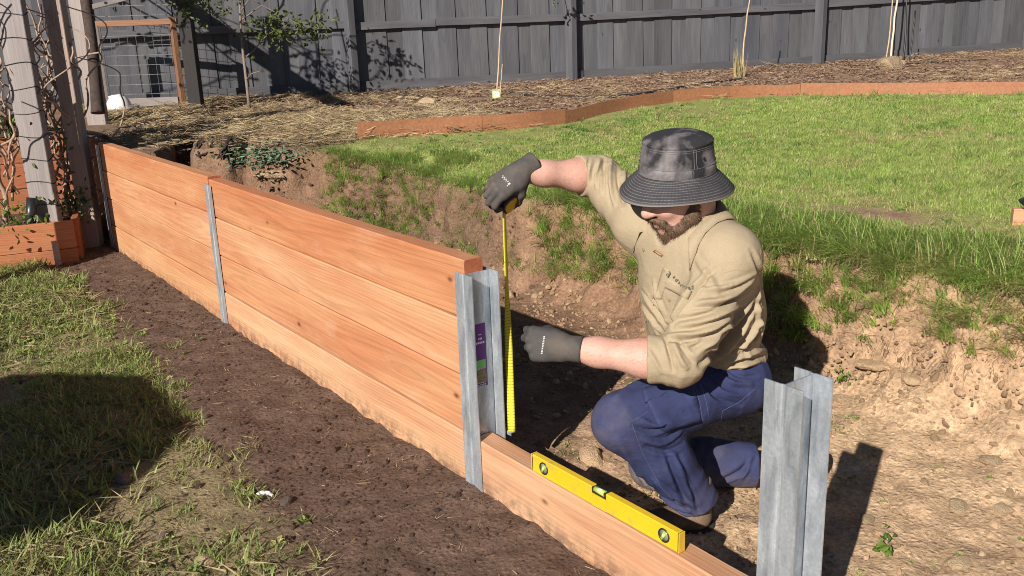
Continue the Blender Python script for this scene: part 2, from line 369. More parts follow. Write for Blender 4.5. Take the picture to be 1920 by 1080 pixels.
# ================================================================== timber
def wood_mat(name, base, dark, knots=True, gscale=1.0, rough=0.62, pale=None, axis_len='X', stain=0.5, mud=False):
    """sawn timber, grain along the object's X axis"""
    t = NT(name); c = t.n('TexCoord'); inf = t.n('ObjectInfo')
    off = t.n('VectorMath', p_operation='SCALE'); t.set(off.inputs[0], (37.0, 11.0, 23.0)); t.set(off.inputs['Scale'], inf.outputs['Random'])
    add = t.n('VectorMath', p_operation='ADD'); t.set(add.inputs[0], c.outputs['Object']); t.set(add.inputs[1], off.outputs[0])
    P = add.outputs[0]
    # growth rings about a pith that lies outside the sawn face: cathedral arches and straight lines, sharp latewood edges
    o3 = t.n('VectorMath', p_operation='MULTIPLY'); t.set(o3.inputs[0], t.noise(t.n('Mapping', Vector=P, Scale=(0.55*gscale, 1.5, 1.5)).outputs[0], 1.0, 2, 0.5, out=1)); t.set(o3.inputs[1], (0.0, 0.10/gscale, 0.16/gscale))
    rz = t.math('MULTIPLY', t.math('SUBTRACT', inf.outputs['Random'], 0.5), 0.24/gscale)
    cmb = t.n('CombineXYZ'); t.set(cmb.inputs[0], 0.0); t.set(cmb.inputs[1], 0.085/gscale); t.set(cmb.inputs[2], rz)
    q1 = t.n('VectorMath', p_operation='ADD'); t.set(q1.inputs[0], c.outputs['Object']); t.set(q1.inputs[1], o3.outputs[0])
    q2 = t.n('VectorMath', p_operation='ADD'); t.set(q2.inputs[0], q1.outputs[0]); t.set(q2.inputs[1], cmb.outputs[0])
    q3 = t.n('VectorMath', p_operation='MULTIPLY'); t.set(q3.inputs[0], q2.outputs[0]); t.set(q3.inputs[1], (0.02, 1.0, 1.0))
    rl = t.n('VectorMath', p_operation='LENGTH'); t.set(rl.inputs[0], q3.outputs[0])
    jit = t.noise(t.n('Mapping', Vector=P, Scale=(1.2*gscale, 30*gscale, 30*gscale)).outputs[0], 1.0, 3, 0.55)
    ph = t.math('ADD', t.math('MULTIPLY', rl.outputs['Value'], 95.0*gscale), t.math('MULTIPLY', jit, 0.9))
    ring = t.ramp(t.math('FRACT', ph), [(0.0, 0.0), (0.45, 0.08), (0.82, 0.75), (0.93, 1.0), (1.0, 0.0)])
    fine = t.noise(t.n('Mapping', Vector=P, Scale=(5*gscale, 260*gscale, 260*gscale)).outputs[0], 1.0, 4, 0.6)
    mid = t.noise(t.n('Mapping', Vector=P, Scale=(1.4*gscale, 60*gscale, 60*gscale)).outputs[0], 1.0, 4, 0.6)
    blot = t.noise(t.n('Mapping', Vector=P, Scale=(1.1, 7.0, 7.0)).outputs[0], 1.0, 3, 0.5)
    col = t.mix(t.math('MULTIPLY', ring, 0.38), base, dark)
    col = t.mix(t.ramp(blot, [(0.40, 0.0), (0.66, 0.62)]), col, pale or tuple(min(1, x*1.35) for x in base))
    col = t.mix(t.math('MULTIPLY', ring, t.ramp(blot, [(0.4, 0.0), (0.66, 0.20)])), col, dark)
    col = t.mix(1.0, col, t.ramp(fine, [(0.25, 0.82), (0.75, 1.12)]), 'MULTIPLY')
    col = t.mix(1.0, col, t.ramp(mid, [(0.3, 0.90), (0.7, 1.10)]), 'MULTIPLY')
    kd = None
    if knots:
        vo = t.n('TexVoronoi', Vector=t.n('Mapping', Vector=P, Scale=(3.3, 6.4, 6.4)).outputs[0], Scale=1.0, Randomness=1.0)
        kf = t.ramp(vo.outputs[0], [(0.035, 0.92), (0.055, 0.55), (0.075, 0.15), (0.11, 0.0)])
        col = t.mix(kf, col, tuple(x*0.38 for x in dark))
    col = t.mix(1.0, col, inf.outputs['Color'], 'MULTIPLY')
    if mud:
        gz = t.n('SeparateXYZ', Vector=t.n('NewGeometry').outputs['Position']).outputs[2]
        mk = t.math('MULTIPLY', t.ramp(gz, [(0.02, 1.0), (0.10, 0.0)]), t.ramp(t.noise(P, 24, 5, .7), [(0.40, 0.0), (0.60, 0.8)]))
        col = t.mix(mk, col, (0.13, 0.08, 0.055))
        dust = t.ramp(t.noise(t.n('Mapping', Vector=P, Scale=(3, 7, 7)).outputs[0], 1.0, 6, .7), [(0.55, 0.0), (0.75, 0.35)]); col = t.mix(dust, col, (0.60, 0.40, 0.27))
    h = t.math('ADD', fine, t.math('MULTIPLY', ring, 0.4))
    return t.done(col, rough, t.bump(h, 0.35, 0.003), spec=0.3)
pine = wood_mat('treated_pine', (0.490, 0.222, 0.114), (0.325, 0.115, 0.052), pale=(0.585, 0.355, 0.198), mud=True)
red_pine = wood_mat('red_pine', (0.40, 0.145, 0.065), (0.27, 0.085, 0.040), pale=(0.46, 0.20, 0.10))
grey_wood = wood_mat('grey_weathered_wood', (0.30, 0.26, 0.24), (0.19, 0.16, 0.15), knots=True, pale=(0.37, 0.33, 0.30))
fence_wood = wood_mat('dark_fence_wood', (0.083, 0.083, 0.090), (0.045, 0.045, 0.051), pale=(0.132, 0.130, 0.134), rough=0.75)
end_grain = plain('end_grain', (0.36, 0.105, 0.045), 0.8, var=0.3, scale=60, bump=0.3)

def sleeper_mesh(L, T, H, seed, bev=0.005, cut=0.10):
    """one sawn sleeper along X, slightly bowed and uneven, with its ends"""
    rnd = np.random.default_rng(seed); n = max(2, int(L/cut))
    sec = [(-T/2+bev,-H/2),(T/2-bev,-H/2),(T/2,-H/2+bev),(T/2,H/2-bev),(T/2-bev,H/2),(-T/2+bev,H/2),(-T/2,H/2-bev),(-T/2,-H/2+bev)]
    xs = np.linspace(-L/2, L/2, n+1); b1 = rnd.normal(0, .0014); b2 = rnd.normal(0, .0012); tw = rnd.normal(0, .004)
    V = []; Fc = []
    for i, x in enumerate(xs):
        k = x/(L/2); dy = b1*(1-k*k)+rnd.normal(0, .0004); dz = b2*(1-k*k)+rnd.normal(0, .0005)
        for y, z in sec: V.append((x, y+dy+tw*k*z*0.3, z+dz+rnd.normal(0, .0004)))
    m = len(sec)
    for i in range(n):
        for j in range(m): Fc.append((i*m+j, i*m+(j+1)%m, (i+1)*m+(j+1)%m, (i+1)*m+j))
    Fc.append(tuple(range(m))[::-1]); Fc.append(tuple(n*m+j for j in range(m)))
    return V, Fc
def sleeper(name, p0, p1, T, H, mat, parent=None, color=(1,1,1), seed=0, end=None, bev=0.004, cut=0.1):
    """p0,p1: centre line ends (world, or local to parent)"""
    p0 = Vector(p0); p1 = Vector(p1); d = p1-p0
    V, Fc = sleeper_mesh(d.length, T, H, seed, bev, cut)
    o = mesh_obj(name, V, Fc, mat, parent)
    if end is not None:
        o.data.materials.append(end); o.data.polygons[-1].material_index = 1; o.data.polygons[-2].material_index = 1
    bm = bmesh.new(); bm.from_mesh(o.data); bmesh.ops.recalc_face_normals(bm, faces=bm.faces); bm.to_mesh(o.data); bm.free()
    x = d.normalized(); z = Vector((0,0,1)); y = z.cross(x)
    if y.length < 0.2: y = Vector((0,1,0)); 
    y = y.normalized(); z = x.cross(y)
    mw = Matrix((x, y, z)).transposed().to_4x4(); mw.translation = (p0+p1)/2
    o.matrix_local = mw; o.color = (*color, 1)
    return o
WT = 0.074
wall = empty('retaining_wall', (-2.4, 0, 0))
tag(wall, 'four course orange pine retaining wall beside the dug soil', 'retaining wall', kind='thing')
shade = {(0,3):(.96,.84,.74),(0,2):(1.06,1.08,1.06),(0,1):(1.0,.98,.92),(0,0):(1.06,1.12,1.05),(1,3):(.95,.82,.72),(1,2):(1.08,1.10,1.08),(1,1):(1.0,.93,.86),(1,0):(1.12,1.26,1.30)}
for bay, (x0, x1, dz) in enumerate(((-4.785, -2.406, 0.012), (-2.394, 0.002, 0.0))):
    for k in range(4):
        zz = 0.1+0.2*k+dz
        sleeper('sleeper', (x0+2.4, WT/2, zz), (x1+2.4, WT/2, zz), WT-0.005*(k%2), 0.1945, pine, wall, shade[(bay, k)], seed=10*bay+k, end=end_grain)
low = sleeper('timber_sleeper', (0.012, WT/2, 0.1), (1.232, WT/2, 0.1), WT, 0.199, pine, None, (1.03, 1.12, 1.18), seed=77, end=end_grain)
tag(low, 'single low pine sleeper carrying the yellow spirit level', 'sleeper')

# galvanised steel H posts
t = NT('galvanised_steel'); v = t.coord()
vs = t.n('Mapping', Vector=v, Scale=(1, 1, 0.35)).outputs[0]
vo = t.n('TexVoronoi', Vector=v, Scale=150.0, Randomness=1.0)
a = t.noise(t.n('Mapping', Vector=v, Scale=(22, 22, 5)).outputs[0], 1.0, 6, 0.65, 0.6); b = t.noise(t.n('Mapping', Vector=v, Scale=(60, 60, 6)).outputs[0], 1.0, 4, 0.6)
col = t.mix(t.ramp(a, [(0.3, 0.0), (0.7, 1.0)]), (0.31, 0.35, 0.395), (0.72, 0.76, 0.79)); sg = t.n('SeparateColor', Color=vo.outputs['Color']).outputs[0]; col = t.mix(1.0, col, t.ramp(sg, [(0, .93), (1, 1.08)]), 'MULTIPLY')
col = t.mix(t.ramp(b, [(0.6, 0.0), (0.78, 0.6)]), col, (0.22, 0.24, 0.27))
steel = t.done(col, t.math('ADD', t.math('MULTIPLY', a, 0.35), 0.20), t.bump(t.math('ADD', t.math('MULTIPLY', a, .8), b), 0.14, 0.001), metallic=0.62)

def h_profile():
    """closed outline of the formed H section (plan), 98 mm x 98 mm, with a shallow groove where web meets flange"""
    w = 0.0485; th = 0.0034; g = 0.0075; d = 0.006; yf = -0.0068; yb = yf+0.104; wb = 0.0042
    front_out = [(-w,yf+.010),(-w,yf),(-g-.004,yf),(-g,yf+d*.25),(-.003,yf+d),(.003,yf+d),(g,yf+d*.25),(g+.004,yf),(w,yf),(w,yf+.010)]
    right = [(w-th,yf+.010),(w-th,yf+th),(.016,yf+th),(.008,yf+th+.004),(wb,yf+.018),(wb,yb-.018),(.008,yb-th-.004),(.016,yb-th),(w-th,yb-th),(w-th,yb-.010)]
    back = [(w,yb-.010),(w,yb),(-w,yb),(-w,yb-.010)]
    left = [(-w+th,yb-.010),(-w+th,yb-th),(-.016,yb-th),(-.008,yb-th-.004),(-wb,yb-.018),(-wb,yf+.018),(-.008,yf+th+.004),(-.016,yf+th),(-w+th,yf+th),(-w+th,yf+.010)]
    return front_out+right+back+left
def h_post(x, z0, z1, label, y=0.0, rz=0.0):
    """formed H section: two flanges with turned edges and a groove over the web"""
    w = 0.0485; th = 0.0036; g = 0.0055; d = 0.0028; yf = -0.0068; yb = yf+0.104; L = z1-z0
    b = BM()
    def flange(yo, s, dz):
        out = [(-w,yo),(-g-.004,yo),(-g,yo+s*d*.3),(-.003,yo+s*d),(.003,yo+s*d),(g,yo+s*d*.3),(g+.004,yo),(w,yo)]
        inn = [(w,yo+s*th),(g+.006,yo+s*th),(g+.001,yo+s*(th+d*.3)),(.004,yo+s*(th+d)),(-.004,yo+s*(th+d)),(-g-.001,yo+s*(th+d*.3)),(-g-.006,yo+s*th),(-w,yo+s*th)]
        n = len(out)
        for i in range(n-1):
            q = [out[i], out[i+1], inn[n-2-i], inn[n-1-i]]
            b.prism(q, 0, L+dz)
    flange(yf, 1, 0); flange(yb, -1, 0.001)
    y0, y1 = yf+th+d+.0003, yb-th-d-.0003
    b.prism([(-.0021,y0),(.0021,y0),(.0021,y1),(-.0021,y1)], 0, L-0.001)
    bmesh.ops.remove_doubles(b.b, verts=b.b.verts, dist=1e-5)
    inner = [f for f in b.b.faces if all(len(e.link_faces) > 2 for e in f.edges)]
    bmesh.ops.delete(b.b, geom=inner, context='FACES_ONLY')
    o = b.build('steel_post', steel); o.location = (x, y, z0); o.rotation_euler = (0, 0, rz)
    return tag(o, label, 'steel post', 'galvanised posts of the retaining wall')
post_end = h_post(-4.80, -0.3, 0.79, 'galvanised steel post at the far end of the pine wall')
post_mid = h_post(-2.40, -0.3, 0.768, 'thin grey steel post between the two pine wall bays')
post_near = h_post(0.006, -0.3, 0.755, 'galvanised steel post with a purple label at the near end of the wall')
post_free = h_post(1.222, -0.3, 0.752, 'free standing galvanised steel H post with its shadow on the clay')

# purple product sticker on the web of the near post (printed, flat)
t = NT('printed_sticker'); u = t.n('TexCoord').outputs['Object']; sep = t.n('SeparateXYZ', Vector=u)
X, Z = sep.outputs[1], sep.outputs[2]        # local: y across, z up
st = bpy.data.meshes.new('post_sticker'); stick = None
purple = plain('sticker_purple', (0.145, 0.035, 0.22), 0.4, var=0.05)
white_ink = plain('white_ink', (0.75, 0.73, 0.76), 0.5, var=0.05)
green_ink = plain('green_ink', (0.20, 0.55, 0.12), 0.5, var=0.05)
photo_ink = plain('photo_ink', (0.24, 0.19, 0.09), 0.5, var=0.5, scale=160)
sx = 0.0026
stick = BM().box((sx, 0.044, 0.775), (0.0006, 0.046, 0.215)).build('sticker', purple, post_near)
tag(stick, 'purple product sticker with white lettering')
def ink(y, z, w, h, mat, name='print'): return BM().box((sx+0.0006, y, z), (0.0004, w, h)).build(name, mat, stick)
ink(0.044, 0.745, 0.036, 0.0285, green_ink); ink(0.046, 0.705, 0.034, 0.046, photo_ink)
def text_obj(name, body, size, mat, parent, matrix, extrude=0.0002, align='CENTER', spacing=1.0):
    cu = bpy.data.curves.new(name, 'FONT'); cu.body = body; cu.size = size; cu.extrude = extrude; cu.align_x = align; cu.align_y = 'CENTER'; cu.space_character = spacing
    tmp = bpy.data.objects.new(name, cu); COL.objects.link(tmp)
    dg = bpy.context.evaluated_depsgraph_get(); me = bpy.data.meshes.new_from_object(tmp.evaluated_get(dg))
    COL.objects.unlink(tmp); bpy.data.objects.remove(tmp)
    me.materials.clear(); me.materials.append(mat)
    o = link(bpy.data.objects.new(name, me), parent); o.matrix_local = matrix
    return o
def frame(o, x, y):
    x = Vector(x).normalized(); z = x.cross(Vector(y)).normalized(); y = z.cross(x)
    m = Matrix((x, y, z)).transposed().to_4x4(); m.translation = Vector(o); return m
r_p = random.Random(3)
for z, w_, h_ in ((.846,.012,.003),(.832,.017,.006),(.818,.034,.007),(.728,.034,.005),(.682,.030,.004),(.674,.032,.0022),(.669,.030,.0022),(.664,.032,.0022)):
    n_ = max(2, int(w_/.006))
    for j in range(n_): ink(.044-w_/2+w_*(j+.5)/n_+(.004 if z > .8 else 0)*0, z+r_p.uniform(-.0004, .0004), w_/n_*r_p.uniform(.55, .9), h_, white_ink, 'print')

# ================================================================== paling fence
FA = np.array([-7.65, 3.53]); FB = np.array([-4.05, 11.73]); FD = (FB-FA)/np.linalg.norm(FB-FA); FN = np.array([FD[1], -FD[0]])   # FN points to the yard
def fence_pt(s, off=0.0): return FA + FD*s + FN*off
fence = empty('paling_fence', (FA[0], FA[1], 0.85))
tag(fence, 'dark grey weathered timber paling fence along the back of the yard', 'fence', kind='thing')
def fz(s): 
    p = fence_pt(s); return 0.85 + np.interp(s, [-8, 0, 4, 9, 16], [-0.03, 0.0, 0.012, 0.12, 0.2])
def fbox(name, s0, s1, z0a, z0b, h, off, thick, mat, tone, parent=fence, bev=0.002):
    """board along the fence from s0 to s1, bottoms at z0a / z0b"""
    a = fence_pt(s0, off); b_ = fence_pt(s1, off)
    o = sleeper(name, (a[0]-FA[0], a[1]-FA[1], z0a+h/2-0.85), (b_[0]-FA[0], b_[1]-FA[1], z0b+h/2-0.85), thick, h, mat, parent, tone, seed=int(abs(s0*100))+3, bev=bev, cut=0.4)
    return o
rr = random.Random(5)
s = -7.2; k = 0
pal_mesh = []
for q in range(4):
    V, Fc = sleeper_mesh(1.86, 0.014, 0.222, 900+q, 0.0015, 0.47); me = bpy.data.meshes.new('paling'); me.from_pydata([tuple(v) for v in V], [], Fc); me.materials.append(fence_wood); pal_mesh.append(me)
rotz = math.atan2(FD[1], FD[0])
while s < 12.2:
    w = rr.uniform(0.90, 1.08)
    off = -0.012 if k % 2 else 0.004
    p = fence_pt(s, off); o = bpy.data.objects.new('paling', pal_mesh[k % 4]); link(o, fence)
    z = fz(s) + rr.uniform(-0.01, 0.015) - 0.02
    x = Vector((0, 0, 1)); y = Vector((FN[0], FN[1], 0)); lean = rr.gauss(0, 0.008)
    x = (x + Vector((FD[0], FD[1], 0))*lean).normalized(); zz = x.cross(y).normalized()
    mw = Matrix((x, y, zz)).transposed().to_4x4() @ Matrix.Diagonal((1, 1, w, 1)); mw.translation = Vector((p[0]-FA[0], p[1]-FA[1], z+0.93-0.85))
    o.matrix_local = mw; g = rr.uniform(0.78, 1.22); o.color = (g*rr.uniform(.97, 1.03), g, g*rr.uniform(.98, 1.05), 1)
    s += 0.196*w+rr.uniform(0.0, 0.008); k += 1
POSTS = [-6.0, -3.0, -0.02, 2.62, 5.95, 9.1]
for i, ps in enumerate(POSTS):
    p = fence_pt(ps, 0.095); z = fz(ps)
    o = sleeper('fence_post', (p[0]-FA[0], p[1]-FA[1], z-0.10-0.85), (p[0]-FA[0]+0.004, p[1]-FA[1], z+1.8-0.85), 0.085, 0.125, fence_wood, fence, (1.05, 1.05, 1.08), seed=400+i, cut=0.4)
ends = [-7.2]+POSTS+[12.0]
for i in range(len(ends)-1):
    a, b_ = ends[i]+0.05, ends[i+1]-0.05
    mids = [(a, b_)] if i != 3 else [(a, a+0.95), (a+0.955, b_)]
    for lvl, hh in ((0.70, 0.085), (1.55, 0.085)):
        for j, (m0, m1) in enumerate(mids):
            dz = rr.uniform(-0.012, 0.012)
            fbox('rail', m0, m1, fz(m0)+lvl+dz, fz(m1)+lvl+dz+rr.uniform(-.01, .02), hh, 0.036, 0.045, fence_wood, (1.1, 1.08, 1.1))
    fbox('plinth_board', a, b_, fz(a)-0.05, fz(b_)-0.05, 0.16, 0.030, 0.025, fence_wood, (0.95, 0.92, 0.92))

# ================================================================== lawn edging boards
t = NT('rusty_edging_pine'); v = t.coord(); a = t.noise(t.n('Mapping', Vector=v, Scale=(1, 1, 8)).outputs[0], 4, 4); b = t.noise(v, 50, 4)
cc = t.mix(a, (0.28, 0.110, 0.050), (0.38, 0.170, 0.082)); cc = t.mix(1.0, cc, t.ramp(b, [(0.3, 0.8), (0.7, 1.15)]), 'MULTIPLY')
edge_mat = t.done(cc, 0.7, t.bump(b, 0.3, 0.003))
edging = empty('lawn_edging', (float(EDGE[4][0]), float(EDGE[4][1]), 0.7))
tag(edging, 'low rust coloured timber edging curving along the back of the lawn', 'edging', kind='thing')
def edging_board(P, h, dz, wob=0.0):
    P = resample(smooth_curve(P, 2), 26); th = 0.022; b = BM(); prev = None
    for i, p in enumerate(P):
        tn = P[min(i+1, 25)]-P[max(i-1, 0)]; tn /= np.linalg.norm(tn); nn = np.array([-tn[1], tn[0]])
        z = float(ground_z(p[0]+0.0, p[1])); z0 = z-0.08; z1 = z+h+dz+wob*math.sin(i*.5)
        ring = [b.b.verts.new((p[0]+nn[0]*o-edging.location.x, p[1]+nn[1]*o-edging.location.y, zz-0.7)) for o, zz in ((0, z0), (0, z1), (th, z1), (th, z0))]
        if prev:
            for j in range(4): b.b.faces.new((prev[j], prev[(j+1) % 4], ring[(j+1) % 4], ring[j]))
        else: b.b.faces.new(ring)
        prev = ring
    b.b.faces.new(prev[::-1])
    return b.build('edging_board', edge_mat, edging)
def cut(i, j, gap=0.004):
    P = EDGE[i:j+1].copy(); P[0] = P[0]+(P[1]-P[0])*gap; P[-1] = P[-1]+(P[-2]-P[-1])*gap; return P
edging_board(cut(0, 2), 0.125, 0.0); edging_board(cut(2, 4), 0.112, 0.006); edging_board(cut(4, 8), 0.105, 0.0); edging_board(cut(8, 11), 0.110, -0.006, .004); edging_board(cut(11, 15), 0.110, 0.0, .004)

# ================================================================== raised beds on the left
def dirt_fill(name, poly, z, parent, mat=soil_mat):
    b = BM(); b.prism(poly, z-0.06, z); o = b.build(name, mat, parent); set_col(o, 'col', np.tile((0.11, 0.07, 0.045), (len(o.data.vertices), 1))); return o
bed1 = empty('raised_bed', (-4.66, -0.9, 0)); tag(bed1, 'low red timber raised bed at the left edge with a wooden post in it', 'raised bed', kind='thing')
def rel(o, p): return (p[0]-o.location.x, p[1]-o.location.y, p[2]-o.location.z)
def bboard(bed, p0, p1, h, tone, T=0.045, mat=red_pine, seed=1):
    return sleeper('board', rel(bed, p0), rel(bed, p1), T, h, mat, bed, tone, seed=seed, end=end_grain)
bboard(bed1, (-4.64,-0.275,.205), (-5.05,-1.9,.205), 0.195, (1.12,1.2,1.2), seed=31)
bboard(bed1, (-4.64,-0.275,.008), (-5.05,-1.9,.008), 0.195, (.95,1.0,1.0), seed=32)
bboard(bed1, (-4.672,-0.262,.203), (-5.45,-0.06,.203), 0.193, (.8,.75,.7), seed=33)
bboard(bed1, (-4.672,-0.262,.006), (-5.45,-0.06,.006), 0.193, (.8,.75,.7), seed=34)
BM().box(rel(bed1, (-4.60,-0.42,.075)), (0.05,0.035,0.21), bevel=.003).build('corner_stake', grey_wood, bed1)
dirt_fill('soil', [rel(bed1, p+(0,))[:2] for p in ((-4.68,-0.30),(-5.5,-0.10),(-5.9,-1.85),(-5.07,-1.88))], 0.25, bed1)
bed2 = empty('raised_bed', (-5.6, -0.6, 0)); tag(bed2, 'tall red timber raised bed behind the vine, seen through the vine canes', 'raised bed', kind='thing')
for k in range(4):
    z = 0.12+0.2*k; tone = (1.05-.05*(k % 2), 1.0, 1.0)
    bboard(bed2, (-5.66,-0.02,z), (-5.95,-1.9,z), 0.194, tone, seed=41+k)
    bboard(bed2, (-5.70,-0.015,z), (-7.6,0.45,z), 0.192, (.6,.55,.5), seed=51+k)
dirt_fill('soil', [rel(bed2, p+(0,))[:2] for p in ((-5.70,-0.05),(-7.6,0.42),(-7.9,-1.85),(-5.98,-1.88))], 0.78, bed2)
# dark boards that hold the upper ground between the wall end and the beds
side = empty('side_boards', (-5.3, 0.08, 0)); tag(side, 'boards holding the soil left of the pine wall, coloured dark for the shaded gap', 'boards', kind='thing')
dark_wood = wood_mat('shade_dark_wood', (0.10, 0.055, 0.04), (0.05, 0.03, 0.022))  # dark base colour stands in for the shade of the gap
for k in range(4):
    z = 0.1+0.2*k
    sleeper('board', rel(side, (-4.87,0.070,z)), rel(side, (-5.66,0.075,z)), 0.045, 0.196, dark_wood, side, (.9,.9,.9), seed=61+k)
BM().tube([rel(side, p) for p in ((-4.90,0.10,.822),(-5.1,0.11,.830),(-5.35,0.11,.828),(-5.62,0.10,.822))], 0.016, 8).build('black_pipe', plain('black_plastic', (0.012,0.012,0.013), 0.45, var=.1), side)

# ================================================================== grape arbour: posts, beam, gate
arb_red = red_pine
def upright(name, x, y, z0, z1, w, th, mat, tone, label, cat='post', rz=0.0, parent=None, seed=1):
    o = sleeper(name, (x, y, z0), (x+0.003, y, z1), th, w, mat, parent, tone, seed=seed, cut=0.15)
    o.matrix_basis = Matrix.Translation((x, y, 0)) @ Matrix.Rotation(rz, 4, 'Z') @ Matrix.Translation((-x, -y, 0)) @ o.matrix_basis
    if label: tag(o, label, cat, kind='thing')
    return o
# the sleeper mesh's X axis is the length; its Z (width) ends up across, facing the camera after rz
RZ = math.radians(52)
vine_post = upright('trellis_post', -4.93, -0.385, 0.05, 2.4, 0.185, 0.07, grey_wood, (.86,.86,.9), 'grey weathered trellis post wound with wire, standing in the low bed', rz=RZ, seed=81)
blackwire = plain('dark_wire', (0.05, 0.045, 0.04), 0.5, 0.6, var=.2)
for k in range(13):
    xl = -1.0+0.165*k; a = 0.0375; b_ = 0.095; pts = []
    for j in range(17):
        q = 2*math.pi*j/16; cx, sy = math.cos(q), math.sin(q)
        pts.append((xl+0.012*math.sin(q*2+k), a*max(-1, min(1, cx*1.5)), b_*max(-1, min(1, sy*1.5))))
    w_ = BM().tube(pts, 0.0028, 5, cap=False).build('wire', blackwire, vine_post)
brown_wood = wood_mat('brown_post_wood', (0.33, 0.245, 0.205), (0.22, 0.155, 0.13), pale=(0.40, 0.32, 0.28))
brown_post = upright('arbour_post', -5.02, -0.09, -0.1, 2.42, 0.125, 0.09, brown_wood, (1,1,1), 'brown arbour post between the low bed and the pine wall', rz=RZ, seed=82)
beam = sleeper('arbour_beam', (-4.86,-0.03,2.50), (-8.05,0.93,2.50), 0.09, 0.14, brown_wood, None, (.9,.9,.9), seed=83); tag(beam, 'brown arbour beam resting on the post tops', 'beam', kind='thing')
upright('arbour_post', -6.62, 0.42, 0.5, 2.42, 0.17, 0.07, grey_wood, (1.0,.96,.95), 'pale grey arbour post behind the bare vine', rz=RZ, seed=84)
screen = empty('shade_screen', (-4.20,-1.13,0)); tag(screen, 'unseen grey post shading the wall end, with slats added to darken the gap beside it', 'screen', kind='thing')
sleeper('post', (0, 0, -.1), (.003, 0, 2.2), .07, .17, grey_wood, screen, (.9,.9,.9), seed=86)
for k in range(3): sleeper('shade_slat', (-.135-.055*k, 0, 1.0), (-.132-.055*k, 0, 1.75), .016, .050, grey_wood, screen, (.9,.9,.9), seed=87+k)  # slats added out of view to shade the gap beside the wall end
for zz in (1.1, 1.65): sleeper('batten', (-.28, .045, zz), (.06, .045, zz), .018, .05, grey_wood, screen, (.8,.8,.8), seed=186)
blk = upright('gate_post', -7.42, 1.57, 0.7, 2.42, 0.13, 0.11, wood_mat('black_post_wood', (0.028,0.024,0.022), (0.015,0.013,0.012)), (1,1,1), 'black timber gate post in front of the fence', rz=RZ, seed=87)
# wire mesh gate: P(u,v) on a vertical plane through gate_post and the trunk
gA = at_depth(198, 190, 9.75); gB = at_depth(347, 190, 9.75); gA[2] = gB[2] = 0.88
gate = empty('mesh_gate', tuple(gA)); tag(gate, 'timber framed wire mesh gate with red top rail beside the black post', 'gate', kind='thing')
gd = (gB-gA); gl = np.linalg.norm(gd[:2]); gd = gd/np.linalg.norm(gd)
def gp(u, z): return (gd[0]*u*gl, gd[1]*u*gl, z)
sleeper('stile', gp(0, -0.02), tuple(np.add(gp(0, 0.80), (0.002,0,0))), 0.05, 0.11, grey_wood, gate, (1.05,.98,.95), seed=91).rotation_euler.z += 0
sleeper('stile', gp(0.97, -0.05), tuple(np.add(gp(0.97, 0.86), (0.002,0,0))), 0.05, 0.085, red_pine, gate, (.55,.75,.9), seed=92)
sleeper('top_rail', gp(-0.03, 0.815), gp(1.03, 0.815), 0.05, 0.06, red_pine, gate, (.62,.8,.95), seed=93)
sleeper('bottom_rail', gp(0.06, 0.0), gp(0.92, 0.0), 0.04, 0.09, grey_wood, gate, (.8,.8,.8), seed=94)
sleeper('lower_post', gp(-0.03, 0.98), gp(1.0, 1.16), 0.03, 0.05, grey_wood, gate, (.6,.6,.6), seed=95)
mesh_wire = plain('grey_wire', (0.35, 0.36, 0.38), 0.4, 0.7, var=.2)
for k in range(9):
    BM().tube([gp(0.07+0.105*k, 0.04), gp(0.075+0.105*k, 1.25)], 0.0026, 4).build('mesh_wire', mesh_wire, gate)
for k in range(12):
    BM().tube([gp(0.06, 0.09+0.1*k), gp(0.94, 0.085+0.1*k)], 0.0026, 4).build('mesh_wire', mesh_wire, gate)
# ================================================================== ground cover (what nobody could count: instanced, one object each)
def leaf_mat(name, c0, c1, c2=None, trans=0.35, rough=0.55):
    t = NT(name); inf = t.n('ObjectInfo'); tone = t.n('Attribute', p_attribute_name='tone').outputs['Fac']
    c = t.mix(tone, c0, c1)
    if c2 is not None: c = t.mix(t.ramp(inf.outputs['Random'], [(0.55, 0.0), (1.0, 0.8)]), c, c2)
    c = t.mix(1.0, c, t.ramp(t.n('Math', p_operation='FRACT', i0=t.math('MULTIPLY', inf.outputs['Random'], 7.31)).outputs[0], [(0, 0.72), (1, 1.25)]), 'MULTIPLY')
    t.done(c, rough, spec=0.3)
    tr = t.n('BsdfTranslucent'); t.set(tr.inputs['Color'], c); mx = t.n('MixShader', i0=trans); t.t.links.new(t.bsdf.outputs[0], mx.inputs[1]); t.t.links.new(tr.outputs[0], mx.inputs[2]); t.t.links.new(mx.outputs[0], t.out.inputs['Surface'])
    return t.m
lawn_mat = leaf_mat('lawn_blades', (0.215, 0.330, 0.060), (0.420, 0.515, 0.140), (0.56, 0.54, 0.22))
long_mat = leaf_mat('long_grass_blades', (0.235, 0.390, 0.075), (0.480, 0.610, 0.160), (0.58, 0.56, 0.23), trans=0.48)
dry_mat = leaf_mat('dry_blades', (0.34, 0.27, 0.12), (0.52, 0.43, 0.22), trans=0.2)
weed_mat = leaf_mat('weed_blades', (0.150, 0.215, 0.050), (0.350, 0.410, 0.130), (0.44, 0.40, 0.18))
straw_mat = leaf_mat('straw', (0.35, 0.26, 0.14), (0.58, 0.46, 0.27), (0.23, 0.15, 0.09), trans=0.1, rough=0.8)
